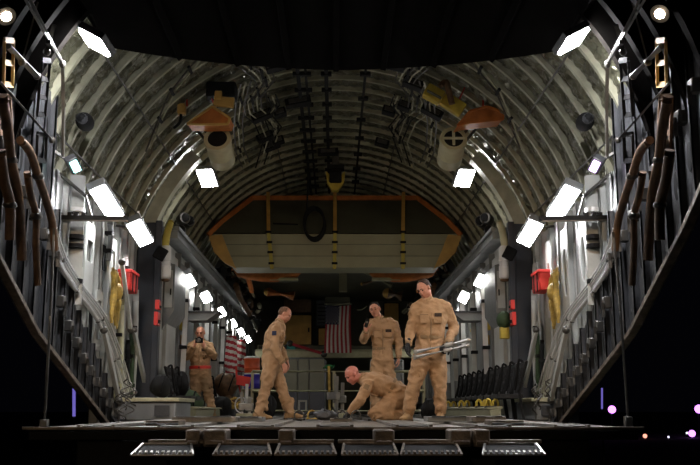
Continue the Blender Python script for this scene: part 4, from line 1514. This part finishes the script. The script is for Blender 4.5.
rnd = random.Random(11)
for k in range(16):
    px, py = 212 + k * 1.9 + rnd.uniform(-1, 1), 408 + rnd.uniform(-4, 3)
    c = at(px, py, 18.2 + rnd.uniform(-.4, .4))
    base = V((c.x, c.y, 0))
    root = thing('chain_hank', 'ochre hank of tie-down chain in the heap between photographer and stooping airman', 'chain', base, 'ochre chain hanks heaped on the floor')
    mb = MB()
    mb.tube([V((c.x + .08 * math.cos(j * 1.9 + k), c.y + .07 * math.sin(j * 1.5), .03 + j * (.025 + .012 * (k % 3)))) for j in range(8)], .02, 6)
    mb.build('chain', 'gold', root)
root = thing('chain_tray', 'low dark tray holding the ochre chain heap', 'tray', V((at(226, 414, 18.0).x, 18.0, 0)))
x = at(226, 414, 18.0).x
mb = MB(); mb.span((x - .45, 17.5, 0), (x + .45, 17.56, .16)); mb.build('front_wall', 'grey_dark', root)
mb = MB(); mb.span((x - .45, 18.7, 0), (x + .45, 18.76, .12)); mb.build('rear_wall', 'grey_dark', root)

# small things lying on the ramp
for k, (x0, x1, yy, h, mm, nm) in enumerate(((172, 235, 9.6, .05, 'deck', 'long flat grey tray lying on the ramp at the photographer side'), (236, 262, 9.9, .045, 'grey_mid', 'short grey plate behind the stooping airman\'s heel'), (428, 470, 9.8, .05, 'grey_mid', 'flat grey plate on the ramp beside the boots of the man holding tubes'), (472, 506, 9.4, .055, 'deck', 'brown flat block on the ramp below the folded seats'), (330, 352, 9.9, .03, 'deck', 'thin plate on the ramp in front of the kneeling man'))):
    a, b = at(x0, 420, yy), at(x1, 420, yy)
    root = thing('deck_plate', nm, 'plate', V(((a.x + b.x) / 2, yy, .03)))
    mb = MB(); mb.span((a.x, yy, .031), (b.x, yy + .5, .031 + h)); mb.build('plate', mm, root)
    mb = MB(); mb.tube([V((a.x + .04, yy - .01, .035 + h)), V((b.x - .04, yy - .01, .035 + h))], .008, 6); mb.build('rim', 'steel_dark', root)
c = at(325.5, 418, 10.6)
root = thing('work_rag', 'crumpled grey rag lying on the ramp before the kneeling man', 'rag', V((c.x, 10.6, .03)))
mb = MB(); mb.ell(V((c.x, 10.6, .085)), (.13, .1, .06), None, 28, 18)
for v in mb.v:
    n = noise.noise(v * 14) * .045 + noise.noise(v * 30) * .02
    v += V((n, n * .6, abs(n)))
    v.z = max(v.z, .033)
mb.build('cloth', 'grey_dark', root)
for k, (px, Yd, mm, nm) in enumerate(((312, 11.2, 'gold', 'brass shackle on the ramp by the stooping airman\'s toe'), (356, 11.0, 'steel_dark', 'steel shackle beside the kneeling man\'s knee'), (299, 10.5, 'steel_dark', 'steel shackle between the stooping airman and the grey rag'), (342, 10.9, 'steel_dark', 'dark ratchet under the kneeling man\'s hand'))):
    c = at(px, 420, Yd); c.z = .035
    root = thing('shackle', nm, 'shackle', c)
    mb = MB(); mb.tube([c + V((-.04, 0, .01)), c + V((-.05, 0, .07)), c + V((0, 0, .11)), c + V((.05, 0, .07)), c + V((.04, 0, .01))], .008, 8); mb.build('bow', mm, root)
    mb = MB(); mb.tube([c + V((-.07, 0, .012)), c + V((.07, 0, .012))], .012, 8); mb.build('pin', mm, root)

# ================================================================== OUTSIDE, FAR AWAY
for (px, py, Yd, r, mm, nm) in ((612, 409.5, 60, .25, 'far_violet', 'bright violet airfield lamp beyond the right fairing'), (699, 409, 66, .30, 'far_violet', 'bright violet airfield lamp at the very edge of the view'),
                               (692, 433.5, 60, .22, 'far_violet', 'violet lamp low over the dark apron'), (645, 436, 58, .13, 'far_orange', 'small orange-red lamp low over the dark apron'), (668.5, 437, 58, .06, 'far_white', 'tiny white lamp low over the dark apron'), (687, 433, 62, .07, 'far_white', 'tiny white lamp just beside the low violet one')):
    c = at(px, py, Yd)
    root = thing('airfield_lamp', nm, 'lamp', V((c.x, c.y, -1.65)))
    mb = MB(); mb.ell(c, (r, r, r)); mb.build('bulb', mm, root)
    mb = MB(); mb.tube([V((c.x, c.y + r * .6, -1.65)), c + V((0, r * .6, 0))], .05, 6, 0, False); mb.build('post', 'black', root)
for s, px, y0, y1, w, mm in ((-1, 74, 388.5, 416.5, .024, 'violet'), (1, 602, 388, 409, .014, 'violet')):  # glowing tubes and stands made up for violet gleams of light
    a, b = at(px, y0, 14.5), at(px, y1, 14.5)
    root = thing('gleam_tube', 'short upright violet gleam under the %s fairing, drawn as a glowing tube' % SIDE[s], 'lamp', V((b.x, b.y, -1.65)))
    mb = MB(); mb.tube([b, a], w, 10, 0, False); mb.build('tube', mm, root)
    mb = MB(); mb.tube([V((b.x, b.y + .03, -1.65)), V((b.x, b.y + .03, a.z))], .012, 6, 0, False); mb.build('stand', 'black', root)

# ================================================================== PEOPLE
def fuse(mb, voxel, smooth=4, fold=0.0, fs=9.0, seed=0):
    """one continuous surface from overlapping closed solids, as a new mesh in world coordinates"""
    me = mb.mesh('fuse_tmp', V((0, 0, 0)), False)
    o = bpy.data.objects.new('fuse_tmp', me)
    C.objects.link(o)
    r = o.modifiers.new('r', 'REMESH'); r.mode = 'VOXEL'; r.voxel_size = voxel; r.use_smooth_shade = True
    sm = o.modifiers.new('s', 'SMOOTH'); sm.iterations = smooth; sm.factor = .5
    dg = bpy.context.evaluated_depsgraph_get()
    dg.update()
    out = bpy.data.meshes.new_from_object(o.evaluated_get(dg))
    bpy.data.objects.remove(o)
    if fold:
        for v in out.vertices:
            p = v.co + V((seed * 3.7, 0, seed))
            q = V((p.x * fs, p.y * fs, p.z * fs * 1.25))
            n = 1 - abs(noise.noise(q)) * 2.2
            n2 = noise.noise(q * 2.3)
            v.co = v.co + v.normal * (fold * (n - .45) + fold * .45 * n2)
    out.polygons.foreach_set('use_smooth', [True] * len(out.polygons))
    return out


def link(me, name, parent, mats, label=None):
    org = ORG[parent.name]
    me.transform(Matrix.Translation(-org))
    me.name = name
    me.materials.clear()
    for m in (mats if isinstance(mats, (list, tuple)) else [mats]):
        me.materials.append(M[m])
    o = bpy.data.objects.new(name, me)
    C.objects.link(o)
    o.parent = parent
    ORG[o.name] = org
    if label:
        o['label'] = label
    return o


def hand(mb, wrist, d, pn, thumb, curl=.5, k=1.0, fat=1.0):
    """palm + five fingers; d: along the hand, pn: palm normal (fingers curl towards it), thumb: side of the thumb"""
    d = d.normalized()
    pn = (pn - d * pn.dot(d)).normalized()
    t = d.cross(pn).normalized()
    if t.dot(thumb) < 0:
        t = -t
    w = wrist
    mb.loft([(w - d * .01, t, pn, .026 * k * fat, .020 * k * fat), (w + d * .03 * k, t, pn, .036 * k * fat, .019 * k * fat), (w + d * .07 * k, t, pn, .042 * k * fat, .017 * k * fat), (w + d * .095 * k, t, pn, .041 * k * fat, .013 * k * fat)], 14)
    for i, (off, L) in enumerate(((.031, .074), (.0105, .083), (-.0105, .077), (-.031, .060))):
        p = w + d * .085 * k + t * off * k
        ang = .15
        dd = d
        for q, fr in enumerate((.45, .32, .23)):
            ang += curl * (.55 if q == 0 else .75)
            dd = (d * math.cos(ang) + pn * math.sin(ang)).normalized()
            e = p + dd * L * fr * k
            mb.cap(p, (.0098 - q * .0008) * k * fat, e, (.0090 - q * .0008) * k * fat, 10)
            p = e
    p = w + d * .022 * k + t * .03 * k + pn * .004
    for q, (L, a) in enumerate(((.045, .75), (.034, .35), (.026, .1))):
        dd = (d * math.cos(a) + t * math.sin(a) * .9 + pn * (.35 + .35 * curl * q)).normalized()
        e = p + dd * L * k
        mb.cap(p, (.0125 - .0012 * q) * k * fat, e, (.0115 - .0014 * q) * k * fat, 10)
        p = e


def person(label, J, f_dir, up_dir, R, body_k=1.0, skin='skin', hair=None, hair_z=0.0, gloves=(0, 0), hands=None, belt=None, face_extra=None, seed=1, boots=None, group=None, bald=False, girth=1.0):
    ft = V((J['ankle_l'].x + J['ankle_r'].x, J['ankle_l'].y + J['ankle_r'].y, 0)) / 2
    root = thing('person', label, 'person', (ft.x, ft.y, 0))
    R = R.normalized()
    spine = [J['pelvis'], J['waist'], J['chest'], J['neck']]
    hc = J['head']
    f = f_dir.normalized()
    u = up_dir - f * up_dir.dot(f)
    u.normalize()
    x = f.cross(u).normalized()
    H = Matrix((x, f, u)).transposed()

    def h(px_, py_, pz_):
        return hc + H @ V((px_, py_, pz_))
    # ---------- body (skin): head, neck, trunk, arms with hands, legs
    mb = MB()
    mb.ell(h(0, -.012, .030), (.078, .094, .083), H, 24, 16)
    mb.ell(h(0, .022, -.030), (.066, .066, .076), H, 20, 14)
    mb.ell(h(0, .040, -.078), (.036, .040, .030), H)                 # jaw and chin
    mb.ell(h(0, .064, -.094), (.020, .018, .016), H)
    for s in (-1, 1):
        mb.ell(h(s * .034, .052, -.020), (.024, .026, .022), H)      # cheek
        mb.ell(h(s * .047, .010, -.062), (.018, .036, .026), H)      # jaw corner
        mb.ell(h(s * .026, .078, .028), (.028, .011, .009), H)       # brow
        mb.ell(h(s * .081, -.004, -.002), (.011, .020, .032), H)     # ear
        mb.ell(h(s * .011, .092, -.026), (.010, .010, .008), H)      # nostril
    mb.loft([(h(0, .083, .018), x, u, .009, .010), (h(0, .094, -.004), x, u, .010, .012), (h(0, .104, -.024), x, u, .013, .011), (h(0, .090, -.034), x, u, .012, .006)], 12)
    mb.ell(h(0, .083, -.050), (.025, .010, .006), H)
    mb.ell(h(0, .082, -.061), (.022, .010, .007), H)
    nk = J['neck']
    mb.cap(nk + (nk - hc) * .25, .066, h(0, -.022, -.045), .058, 16)
    up_sp = (J['chest'] - J['pelvis']).normalized()
    F = R.cross(up_sp)
    if F.dot(f_dir) < 0 and abs(F.dot(f_dir)) > .05:
        F = -F
    g = girth
    secs = []
    dn = (J['pelvis'] - J['waist']).normalized()
    for c, a, b in ((J['pelvis'] + dn * .07, .13, .095), (J['pelvis'], .155, .115), (J['waist'], .132, .10), (J['chest'], .165, .11), (J['chest'].lerp(nk, .55), .14, .085), (nk, .07, .065)):
        secs.append((c, a, b))

    def tsecs(add, scl=1.0):
        out = []
        for i, (c, a, b) in enumerate(secs):
            p0 = secs[max(i - 1, 0)][0]; p1 = secs[min(i + 1, len(secs) - 1)][0]
            t = (p1 - p0).normalized()
            fw = R.cross(t).normalized()
            if fw.dot(F) < 0:
                fw = -fw
            rr = (R - t * R.dot(t)).normalized()
            out.append((c, rr, fw, (a * scl + add) * (g if i < 5 else 1), (b * scl + add) * (g if i < 5 else 1)))
        return out
    mb.loft(tsecs(0, .86), 20)
    for sd in 'lr':
        sh, el, wr = J['sh_' + sd], J['el_' + sd], J['wr_' + sd]
        mb.cap(sh, .045, el, .036, 12)
        mb.cap(el, .038, wr, .026, 12)
        hp, kn, an = J['hip_' + sd], J['knee_' + sd], J['ankle_' + sd]
        mb.cap(hp, .075, kn, .05, 14)
        mb.cap(kn, .05, an, .034, 12)
        hd, pn, th, curl = hands[sd]
        hand(mb, wr, hd, pn, th, curl)
    body = link(fuse(mb, .0072, 3), 'body', root, skin)
    # ---------- flight suit
    mb = MB()
    mb.loft(tsecs(.022), 24)
    cb = J['chest'].lerp(nk, .35)
    for sd in 'lr':
        sh, el, wr = J['sh_' + sd], J['el_' + sd], J['wr_' + sd]
        mb.cap(cb.lerp(sh, .45), .085, sh, .070, 16)
        mid = sh.lerp(el, .55)
        mb.cap(sh, .071, mid, .064, 16)
        mb.cap(mid, .064, el, .060, 16)
        m2 = el.lerp(wr, .55)
        mb.cap(el, .064, m2, .055, 14)
        w2 = el.lerp(wr, .93)
        mb.cap(m2, .054, w2, .041, 14)
        hp, kn, an = J['hip_' + sd], J['knee_' + sd], J['ankle_' + sd]
        hipc = hp.lerp(J['pelvis'], .15)
        mt = hp.lerp(kn, .5)
        mb.cap(hipc, .112 * g, mt, .100 * g, 18)
        mb.cap(mt, .100 * g, kn, .083, 16)
        ms = kn.lerp(an, .45)
        mb.cap(kn, .083, ms, .080, 16)
        a2 = kn.lerp(an, .90)
        mb.cap(ms, .080, a2, .068, 16)
        # pockets: chest, thigh, calf
        side = R * (1 if (hp - J['pelvis']).dot(R) > 0 else -1)
        tdir = (kn - hp).normalized()
        ff = (F - tdir * F.dot(tdir)).normalized()
        rot = Matrix(((side - tdir * side.dot(tdir)).normalized().cross(tdir) * -1, tdir * -1, (side - tdir * side.dot(tdir)).normalized())).transposed()
        if rot.determinant() > 0:
            mb.box(hp.lerp(kn, .55) + side * .085 * g, (.12, .17, .03), rot)
        cd_ = (an - kn).normalized()
        mb.box(kn.lerp(an, .62) + ff * .058, (.10, .035, .15))
        d2 = (el - sh).normalized()
    # collar
    t = (nk - J['chest']).normalized()
    cr = (R - t * R.dot(t)).normalized()
    cf = cr.cross(t)
    mb.cap(nk - t * .04, .088, nk + (hc - nk) * .10, .074, 16)
    for sd in 'lr':
        mb.cap(nk - t * .02, .070, J['sh_' + sd].lerp(nk, .25) + t * .012, .070, 14)
    suit = link(fuse(mb, .0125, 3, .019, 8.0, seed), 'flight_suit', root, 'suit')
    mb = MB()
    cn = nk + (hc - nk) * .12
    fwc = (f_dir - t * f_dir.dot(t)).normalized()
    sdc = fwc.cross(t)
    for sg in (-1, 1):
        mb.tube([cn - fwc * .075 + t * .012, cn + sdc * sg * .075 + t * .008, cn + sdc * sg * .055 + fwc * .060 - t * .02, cn + sdc * sg * .030 + fwc * .088 - t * .065], [.016, .017, .017, .010], 8)
    mb.build('collar', 'suit', suit)
    sw = tsecs(.026)[2]
    mb = MB()
    n = 32
    sp_ = (J['chest'] - J['waist']).normalized()
    mb.ring([sw[0] + sw[1] * math.cos(2 * PI * i / n) * (sw[3] + .006) + sw[2] * math.sin(2 * PI * i / n) * (sw[4] + .006) - sp_ * .02 for i in range(n)],
            [sw[0] + sw[1] * math.cos(2 * PI * i / n) * (sw[3] - .02) + sw[2] * math.sin(2 * PI * i / n) * (sw[4] - .02) - sp_ * .02 for i in range(n)], sp_ * .04)
    mb.build('waistband', 'suit2', suit)
    # ---------- suit details: zip, chest pockets, name tag, shoulder patches, belt seam
    fw = tsecs(.022)[3][2]
    if fw.dot(f_dir) < 0 and abs(up_sp.z) > .8:
        fw = -fw
    def front(t_, xo, off=.0):          # point on the front of the trunk
        a = J['waist'].lerp(J['chest'], t_)
        i = 2 if t_ < 0 else 3
        return a + fw * ((.105 * (1 - t_) + .11 * t_ + .022) * g + off) + R * xo
    mb = MB()
    mb.tube([front(-.9, 0, -.012), front(-.2, 0, .002), front(.4, 0, .006), front(1.0, 0, .002), front(1.35, 0, -.035)], .007, 6)
    mb.build('zip', 'suit2', suit)
    for sx in (-1, 1):
        c = front(.92, sx * .085, -.004)
        rot = Matrix((R, fw.cross(R) * -1, fw)).transposed()
        rot = axes(R, fw)
        mb = MB(); mb.box(c, (.105, .12, .022), rot); mb.build('chest_pocket', 'suit', suit)
        mb = MB(); mb.box(c + (rot @ V((0, .045, .012))), (.10, .008, .006), rot); mb.build('pocket_zip', 'suit2', suit)
    mb = MB(); mb.box(front(1.08, .085 if fw.cross(R).z > 0 else -.085, .010), (.09, .045, .008), axes(R, fw)); mb.build('name_tag', 'hair_brown', suit, label='dark name tag')
    for sd in 'lr':
        sh, el = J['sh_' + sd], J['el_' + sd]
        out = (sh - cb); d2 = (el - sh).normalized(); out = (out - d2 * out.dot(d2)).normalized()
        mb = MB(); mb.box(sh.lerp(el, .28) + out * .074, (.065, .065, .012), axes(d2, out)); mb.build('shoulder_patch', 'suit2' if sd == 'l' else 'flag_blue', suit)
        mb = MB(); wr = J['wr_' + sd]; e = el.lerp(wr, .93)
        mb.lathe(e - (wr - el).normalized() * .02, e + (wr - el).normalized() * .014, [(0, .046), (.5, .047), (1, .043)], 16); mb.build('cuff', 'suit2', suit)
    if belt:
        c = J['waist'] + (J['pelvis'] - J['waist']) * .35
        t3 = tsecs(.034)
        mb = MB()
        n = 32
        sp = (J['chest'] - J['waist']).normalized()
        rr, ff3 = t3[2][1], t3[2][2]
        mb.ring([c + rr * math.cos(2 * PI * i / n) * (.186) * g + ff3 * math.sin(2 * PI * i / n) * .150 * g - sp * .026 for i in range(n)],
                [c + rr * math.cos(2 * PI * i / n) * .170 * g + ff3 * math.sin(2 * PI * i / n) * .135 * g - sp * .026 for i in range(n)], sp * .052)
        mb.build('reflective_belt', belt, root, label='bright red reflective belt')
        mb = MB(); mb.box(c + ff3 * .152 * g, (.03, .02, .055), axes(rr, ff3)); mb.build('belt_buckle', 'black', root)
    # ---------- gloves
    for sd, on in zip('lr', gloves):
        if on:
            hd, pn, th, curl = hands[sd]
            mb = MB()
            hand(mb, J['wr_' + sd], hd, pn, th, curl, 1.03, 1.30)
            mb.cap(J['wr_' + sd] - hd.normalized() * .05, .036, J['wr_' + sd] + hd.normalized() * .01, .034, 12)
            link(fuse(mb, .006, 2), 'glove', root, 'glove', 'black glove')
    # ---------- boots
    for sd in 'lr':
        an = J['ankle_' + sd]
        kn = J['knee_' + sd]
        td, sole_n = boots[sd]
        td = td.normalized()
        un = (sole_n - td * sole_n.dot(td)).normalized()
        sx = td.cross(un)
        hgt = .085
        b0 = an - un * hgt                                   # sole level under the ankle
        mb = MB()
        o_ = []
        for q, a, z0, z1 in ((-.085, .028, .0, .075), (-.06, .040, .0, .11), (.0, .042, 0, .125), (.07, .044, 0, .098), (.13, .050, 0, .070), (.175, .046, 0, .056), (.205, .028, .004, .044)):
            o_.append((b0 + td * q + un * (z0 + z1) / 2, sx, un, a, (z1 - z0) / 2))
        mb.loft(o_, 18)
        sd_ = (kn - an).normalized()
        mb.cap(an - sd_ * .02, .052, an + sd_ * .12, .058, 16)
        bt = link(fuse(mb, .008, 3, .003, 20, seed), 'boot', root, 'boot')
        mb = MB()
        pts = []
        for q, a in ((-.092, .022), (-.075, .040), (-.02, .044), (.06, .046), (.13, .053), (.18, .048), (.212, .022)):
            pts.append((q, a))
        poly = [b0 + td * q + sx * a - un * .006 for q, a in pts] + [b0 + td * q - sx * a - un * .006 for q, a in reversed(pts)]
        mb.prism(poly, un * .026)
        mb.build('sole', 'sole', bt)
        mb = MB()
        for i in range(5):
            q = .085 - i * .022
            zc = .100 + i * .010
            mb.tube([b0 + td * q + un * (zc - .006) - sx * .028, b0 + td * (q + .004) + un * (zc + .008), b0 + td * q + un * (zc - .006) + sx * .028], .004, 6)
        mb.build('lace', 'suit2', bt)
    # ---------- face
    for s in (-1, 1):
        mb = MB(); mb.ell(h(s * .029, .0765, .006), (.0125, .008, .0075), H, 12, 8); mb.build('eye', 'eye', root)
        mb = MB(); mb.tube([h(s * .012, .089, .027), h(s * .028, .090, .032), h(s * .046, .078, .026)], .004, 6); mb.build('eyebrow', hair or 'hair_short', root)
    mb = MB(); mb.ell(h(0, .0915, -.050), (.020, .003, .003), H, 12, 6); mb.ell(h(0, .0905, -.058), (.017, .003, .0035), H, 12, 6); mb.build('mouth', 'lips', root)
    if hair and not bald:
        mb = MB()
        Hr = H @ Matrix.Rotation(R_(14), 3, 'X')
        mb.ell(h(0, -.024, .036 + hair_z * .4), (.0815, .090, .082 + hair_z), Hr, 26, 18)
        mb.ell(h(0, -.052, .005), (.070, .058, .060), Hr, 20, 12)
        me = fuse(mb, .006, 2, .003, 40, seed)
        link(me, 'hair', root, hair)
    return root


def jt(D, tab):
    return {k: at(v[0], v[1], D + (v[2] if len(v) > 2 else 0)) for k, v in tab.items()}


X_, Y_, Z_ = V((1, 0, 0)), V((0, 1, 0)), V((0, 0, 1))

# A: man holding two white tubes, standing furthest to the right
J = jt(11.6, dict(head=(424.0, 288.5, -.05), neck=(427.5, 300.8, .02), chest=(431, 318), waist=(430.5, 338), pelvis=(429.5, 352),
                  sh_l=(416, 308.5), sh_r=(446.5, 307.5), el_l=(411, 328.5, -.02), el_r=(454.5, 328, .04), wr_l=(408.5, 344.5, -.12), wr_r=(447, 344.5, -.17),
                  hip_l=(422.5, 355), hip_r=(436.5, 355), knee_l=(413.5, 387, -.08), knee_r=(440, 388.5, -.03), ankle_l=(408, 414.2, .0), ankle_r=(440.5, 414, .02)))
person('man in tan flight suit and black gloves holding two long white tubes', J, V((-.55, -.62, -.52)), Z_ + V((-.15, 0, 0)), V((1, -.08, 0)), hair='hair_brown', gloves=(1, 1),
       hands=dict(l=(V((-.12, -.15, -1)), V((.5, -.4, 0)), V((0, -1, 0)), .45), r=(V((-.55, -.45, -.55)), V((-.1, .3, -1)), V((0, -.6, .7)), 1.25)),
       boots=dict(l=(V((-.45, -.9, 0)), Z_), r=(V((-.2, -1, 0)), Z_)), seed=1, girth=1.10)
# the tubes
for k, (a, b, r, nm) in enumerate((((415.5, 352.0), (468.5, 340.3), .026, 'upper of two long white tubes held by the gloved man'), ((415, 357.3), (468, 345.6), .026, 'lower of two long white tubes held by the gloved man'))):
    pa, pb = at(*a, 11.30), at(*b, 11.30)
    root = thing('pole_tube', nm, 'tube', pa, 'white tubes held by the gloved man')
    mb = MB(); mb.tube([pa, pb], r, 14); mb.build('tube', 'white', root)
    for t in (0, 1):
        q = pa.lerp(pb, t); d = (pb - pa).normalized() * .02
        mb = MB(); mb.lathe(q - d, q + d, [(0, r * 1.15), (1, r * 1.15)], 14); mb.build('end_ring', 'steel', root)
    mb = MB(); q = pa.lerp(pb, .62); d = (pb - pa).normalized() * .05
    mb.lathe(q - d, q + d, [(0, r * 1.03), (1, r * 1.03)], 14); mb.build('sleeve_band', 'steel', root)

# B: stooping man walking right
D = 13.7
J = jt(D, dict(head=(285, 314.5, 0), neck=(279.5, 323), chest=(275, 335.5), waist=(272, 350), pelvis=(271.5, 363),
               sh_l=(275.5, 329.5, .19), sh_r=(275, 329.5, -.19), el_l=(279, 347, .25), el_r=(274.5, 348, -.25), wr_l=(287, 361, .22), wr_r=(283.5, 363.5, -.24),
               hip_l=(272.5, 366, .09), hip_r=(270.5, 366, -.09), knee_l=(282, 389.5, .1), knee_r=(265.5, 390, -.08), ankle_l=(290, 413.2, .12), ankle_r=(258.5, 413.6, -.1)))
person('man with cropped hair in tan flight suit stooping and stepping toward the flag side', J, V((.86, -.12, -.50)), Z_ + V((.35, 0, 0)), V((0, -1, 0)), hair='hair_short', hair_z=-.006,
       hands=dict(l=(V((.35, 0, -1)), V((-.4, 0, -.1)), V((.9, 0, .2)), .55), r=(V((.30, .1, -1)), V((-.3, .5, -.1)), V((.9, 0, .2)), .55)),
       boots=dict(l=(V((1, -.05, .02)), Z_), r=(V((1, -.15, .0)), Z_)), seed=2, girth=1.08)

# C: man standing in the middle, one hand raised
D = 14.3
J = jt(D, dict(head=(375, 309.8, -.02), neck=(379, 319.6, .02), chest=(382.5, 333), waist=(382.5, 349), pelvis=(382.5, 361),
               sh_l=(371, 324.5), sh_r=(394, 324.5), el_l=(363.5, 340, -.08), el_r=(399, 341, .0), wr_l=(366, 330.5, -.29), wr_r=(398.5, 358, -.06),
               hip_l=(377, 364), hip_r=(388.5, 364), knee_l=(375.5, 389, -.03), knee_r=(390, 389, 0), ankle_l=(375, 412.5, 0), ankle_r=(392, 412.5, 0)))
person('dark-haired man in tan flight suit standing in the middle, one hand raised to his chest', J, V((-.28, -.95, -.12)), Z_ + V((-.22, 0, 0)), V((1, 0, 0)), hair='hair_dark', hair_z=.008,
       hands=dict(l=(V((-.05, -.25, 1)), V((.6, .6, 0)), V((.7, -.6, .2)), .95), r=(V((0, -.05, -1)), V((-.6, 0, 0)), V((0, -1, 0)), .5)),
       boots=dict(l=(V((-.2, -1, 0)), Z_), r=(V((.2, -1, 0)), Z_)), seed=3, girth=.96)
c = J['wr_l'] + V((.01, -.07, .10))
mb = MB(); mb.box(c, (.055, .035, .12), Matrix.Rotation(.3, 3, 'Y')); mb.tube([c + V((0, 0, .05)), c + V((.01, 0, .12))], .007, 6)
root = thing('hand_radio', 'small black handset held to the chest by the man in the middle', 'radio', c); mb.build('casing', 'black', root)
mb = MB(); mb.box(c + V((0, -.02, .02)), (.04, .006, .03)); mb.build('speaker_grille', 'steel_dark', root)

# D: bald man kneeling
D = 12.05
J = jt(D, dict(head=(352.3, 375.0, -.04), neck=(363.5, 379.0), chest=(375, 383.5), waist=(391, 388.5), pelvis=(401, 396),
               sh_l=(368.5, 384, -.19), sh_r=(368, 383, .19), el_l=(361, 399.5, -.24), el_r=(361, 399, .2), wr_l=(349.5, 412.5, -.14), wr_r=(352, 411, .15),
               hip_l=(400, 398, -.1), hip_r=(401, 398, .1), knee_l=(374.5, 414.0, -.14), knee_r=(379, 414, .13), ankle_l=(404, 415.3, -.12), ankle_r=(406, 415.3, .15)))
person('bald pink-headed man kneeling on the ramp and leaning on his hand', J, V((-.78, -.30, -.60)), V((-.55, -.1, .9)), V((0, -1, 0)), skin='skin_pink', bald=True, hair=None, gloves=(1, 1),
       hands=dict(l=(V((-.75, 0, -.65)), V((.3, 0, -1)), V((0, 1, 0)), .25), r=(V((-.75, 0, -.65)), V((.3, 0, -1)), V((0, -1, 0)), .25)),
       boots=dict(l=(V((.45, 0, -.9)), V((.9, 0, .45))), r=(V((.45, 0, -.9)), V((.9, 0, .45)))), seed=4, girth=1.12)

# E: photographer by the left wall
D = 16.4
J = jt(D, dict(head=(200.3, 333, -.03), neck=(200.5, 341.5, .02), chest=(200.5, 351.5), waist=(200.3, 364), pelvis=(200.3, 374),
               sh_l=(191.5, 346.2), sh_r=(209.5, 346), el_l=(187.5, 357.5, -.14), el_r=(214, 356, -.12), wr_l=(194, 346.5, -.33), wr_r=(204.5, 347.5, -.32),
               hip_l=(196, 376), hip_r=(205, 376), knee_l=(196, 395, -.02), knee_r=(208.5, 395, 0), ankle_l=(196.5, 412.2, 0), ankle_r=(212.5, 412.2, 0)))
person('bald man in tan suit with a bright red belt, raising a camera to his face', J, V((-.1, -.98, -.22)), Z_, V((1, 0, 0)), bald=True, hair=None, belt='red',
       hands=dict(l=(V((.30, -.1, .9)), V((.6, .5, 0)), V((.2, .2, .9)), .8), r=(V((-.3, -.1, .9)), V((-.6, .5, 0)), V((-.2, .2, .9)), .8)),
       boots=dict(l=(V((-.25, -1, 0)), Z_), r=(V((.3, -1, 0)), Z_)), seed=5, girth=1.05)
c = (J['wr_l'] + J['wr_r']) / 2 + V((0, -.04, .11))
root = thing('camera', 'small black camera held up by the man with the red belt', 'camera', c)
mb = MB(); mb.box(c, (.13, .05, .085)); mb.box(c + V((0, 0, .05)), (.05, .045, .03)); mb.build('casing', 'black', root)
mb = MB(); mb.lathe(c + V((0, -.02, 0)), c + V((0, -.08, 0)), [(0, .033), (.8, .035), (1, .03)], 18); mb.build('objective', 'steel_dark', root)

# ================================================================== WORLD + VIEW
w = bpy.data.worlds.new('night')
bpy.context.scene.world = w
w.use_nodes = True
w.node_tree.nodes['Background'].inputs['Color'].default_value = (.004, .004, .007, 1)
w.node_tree.nodes['Background'].inputs['Strength'].default_value = .15
vs_ = bpy.context.scene.view_settings
vs_.view_transform = 'Standard'
vs_.look = 'None'
vs_.gamma = 1
vs_.exposure = 0.22
vs_.use_curve_mapping = False
sc = bpy.context.scene
sc.cycles.use_denoising = True
sc.cycles.max_bounces = 5
sc.cycles.diffuse_bounces = 3
sc.cycles.sample_clamp_indirect = 6
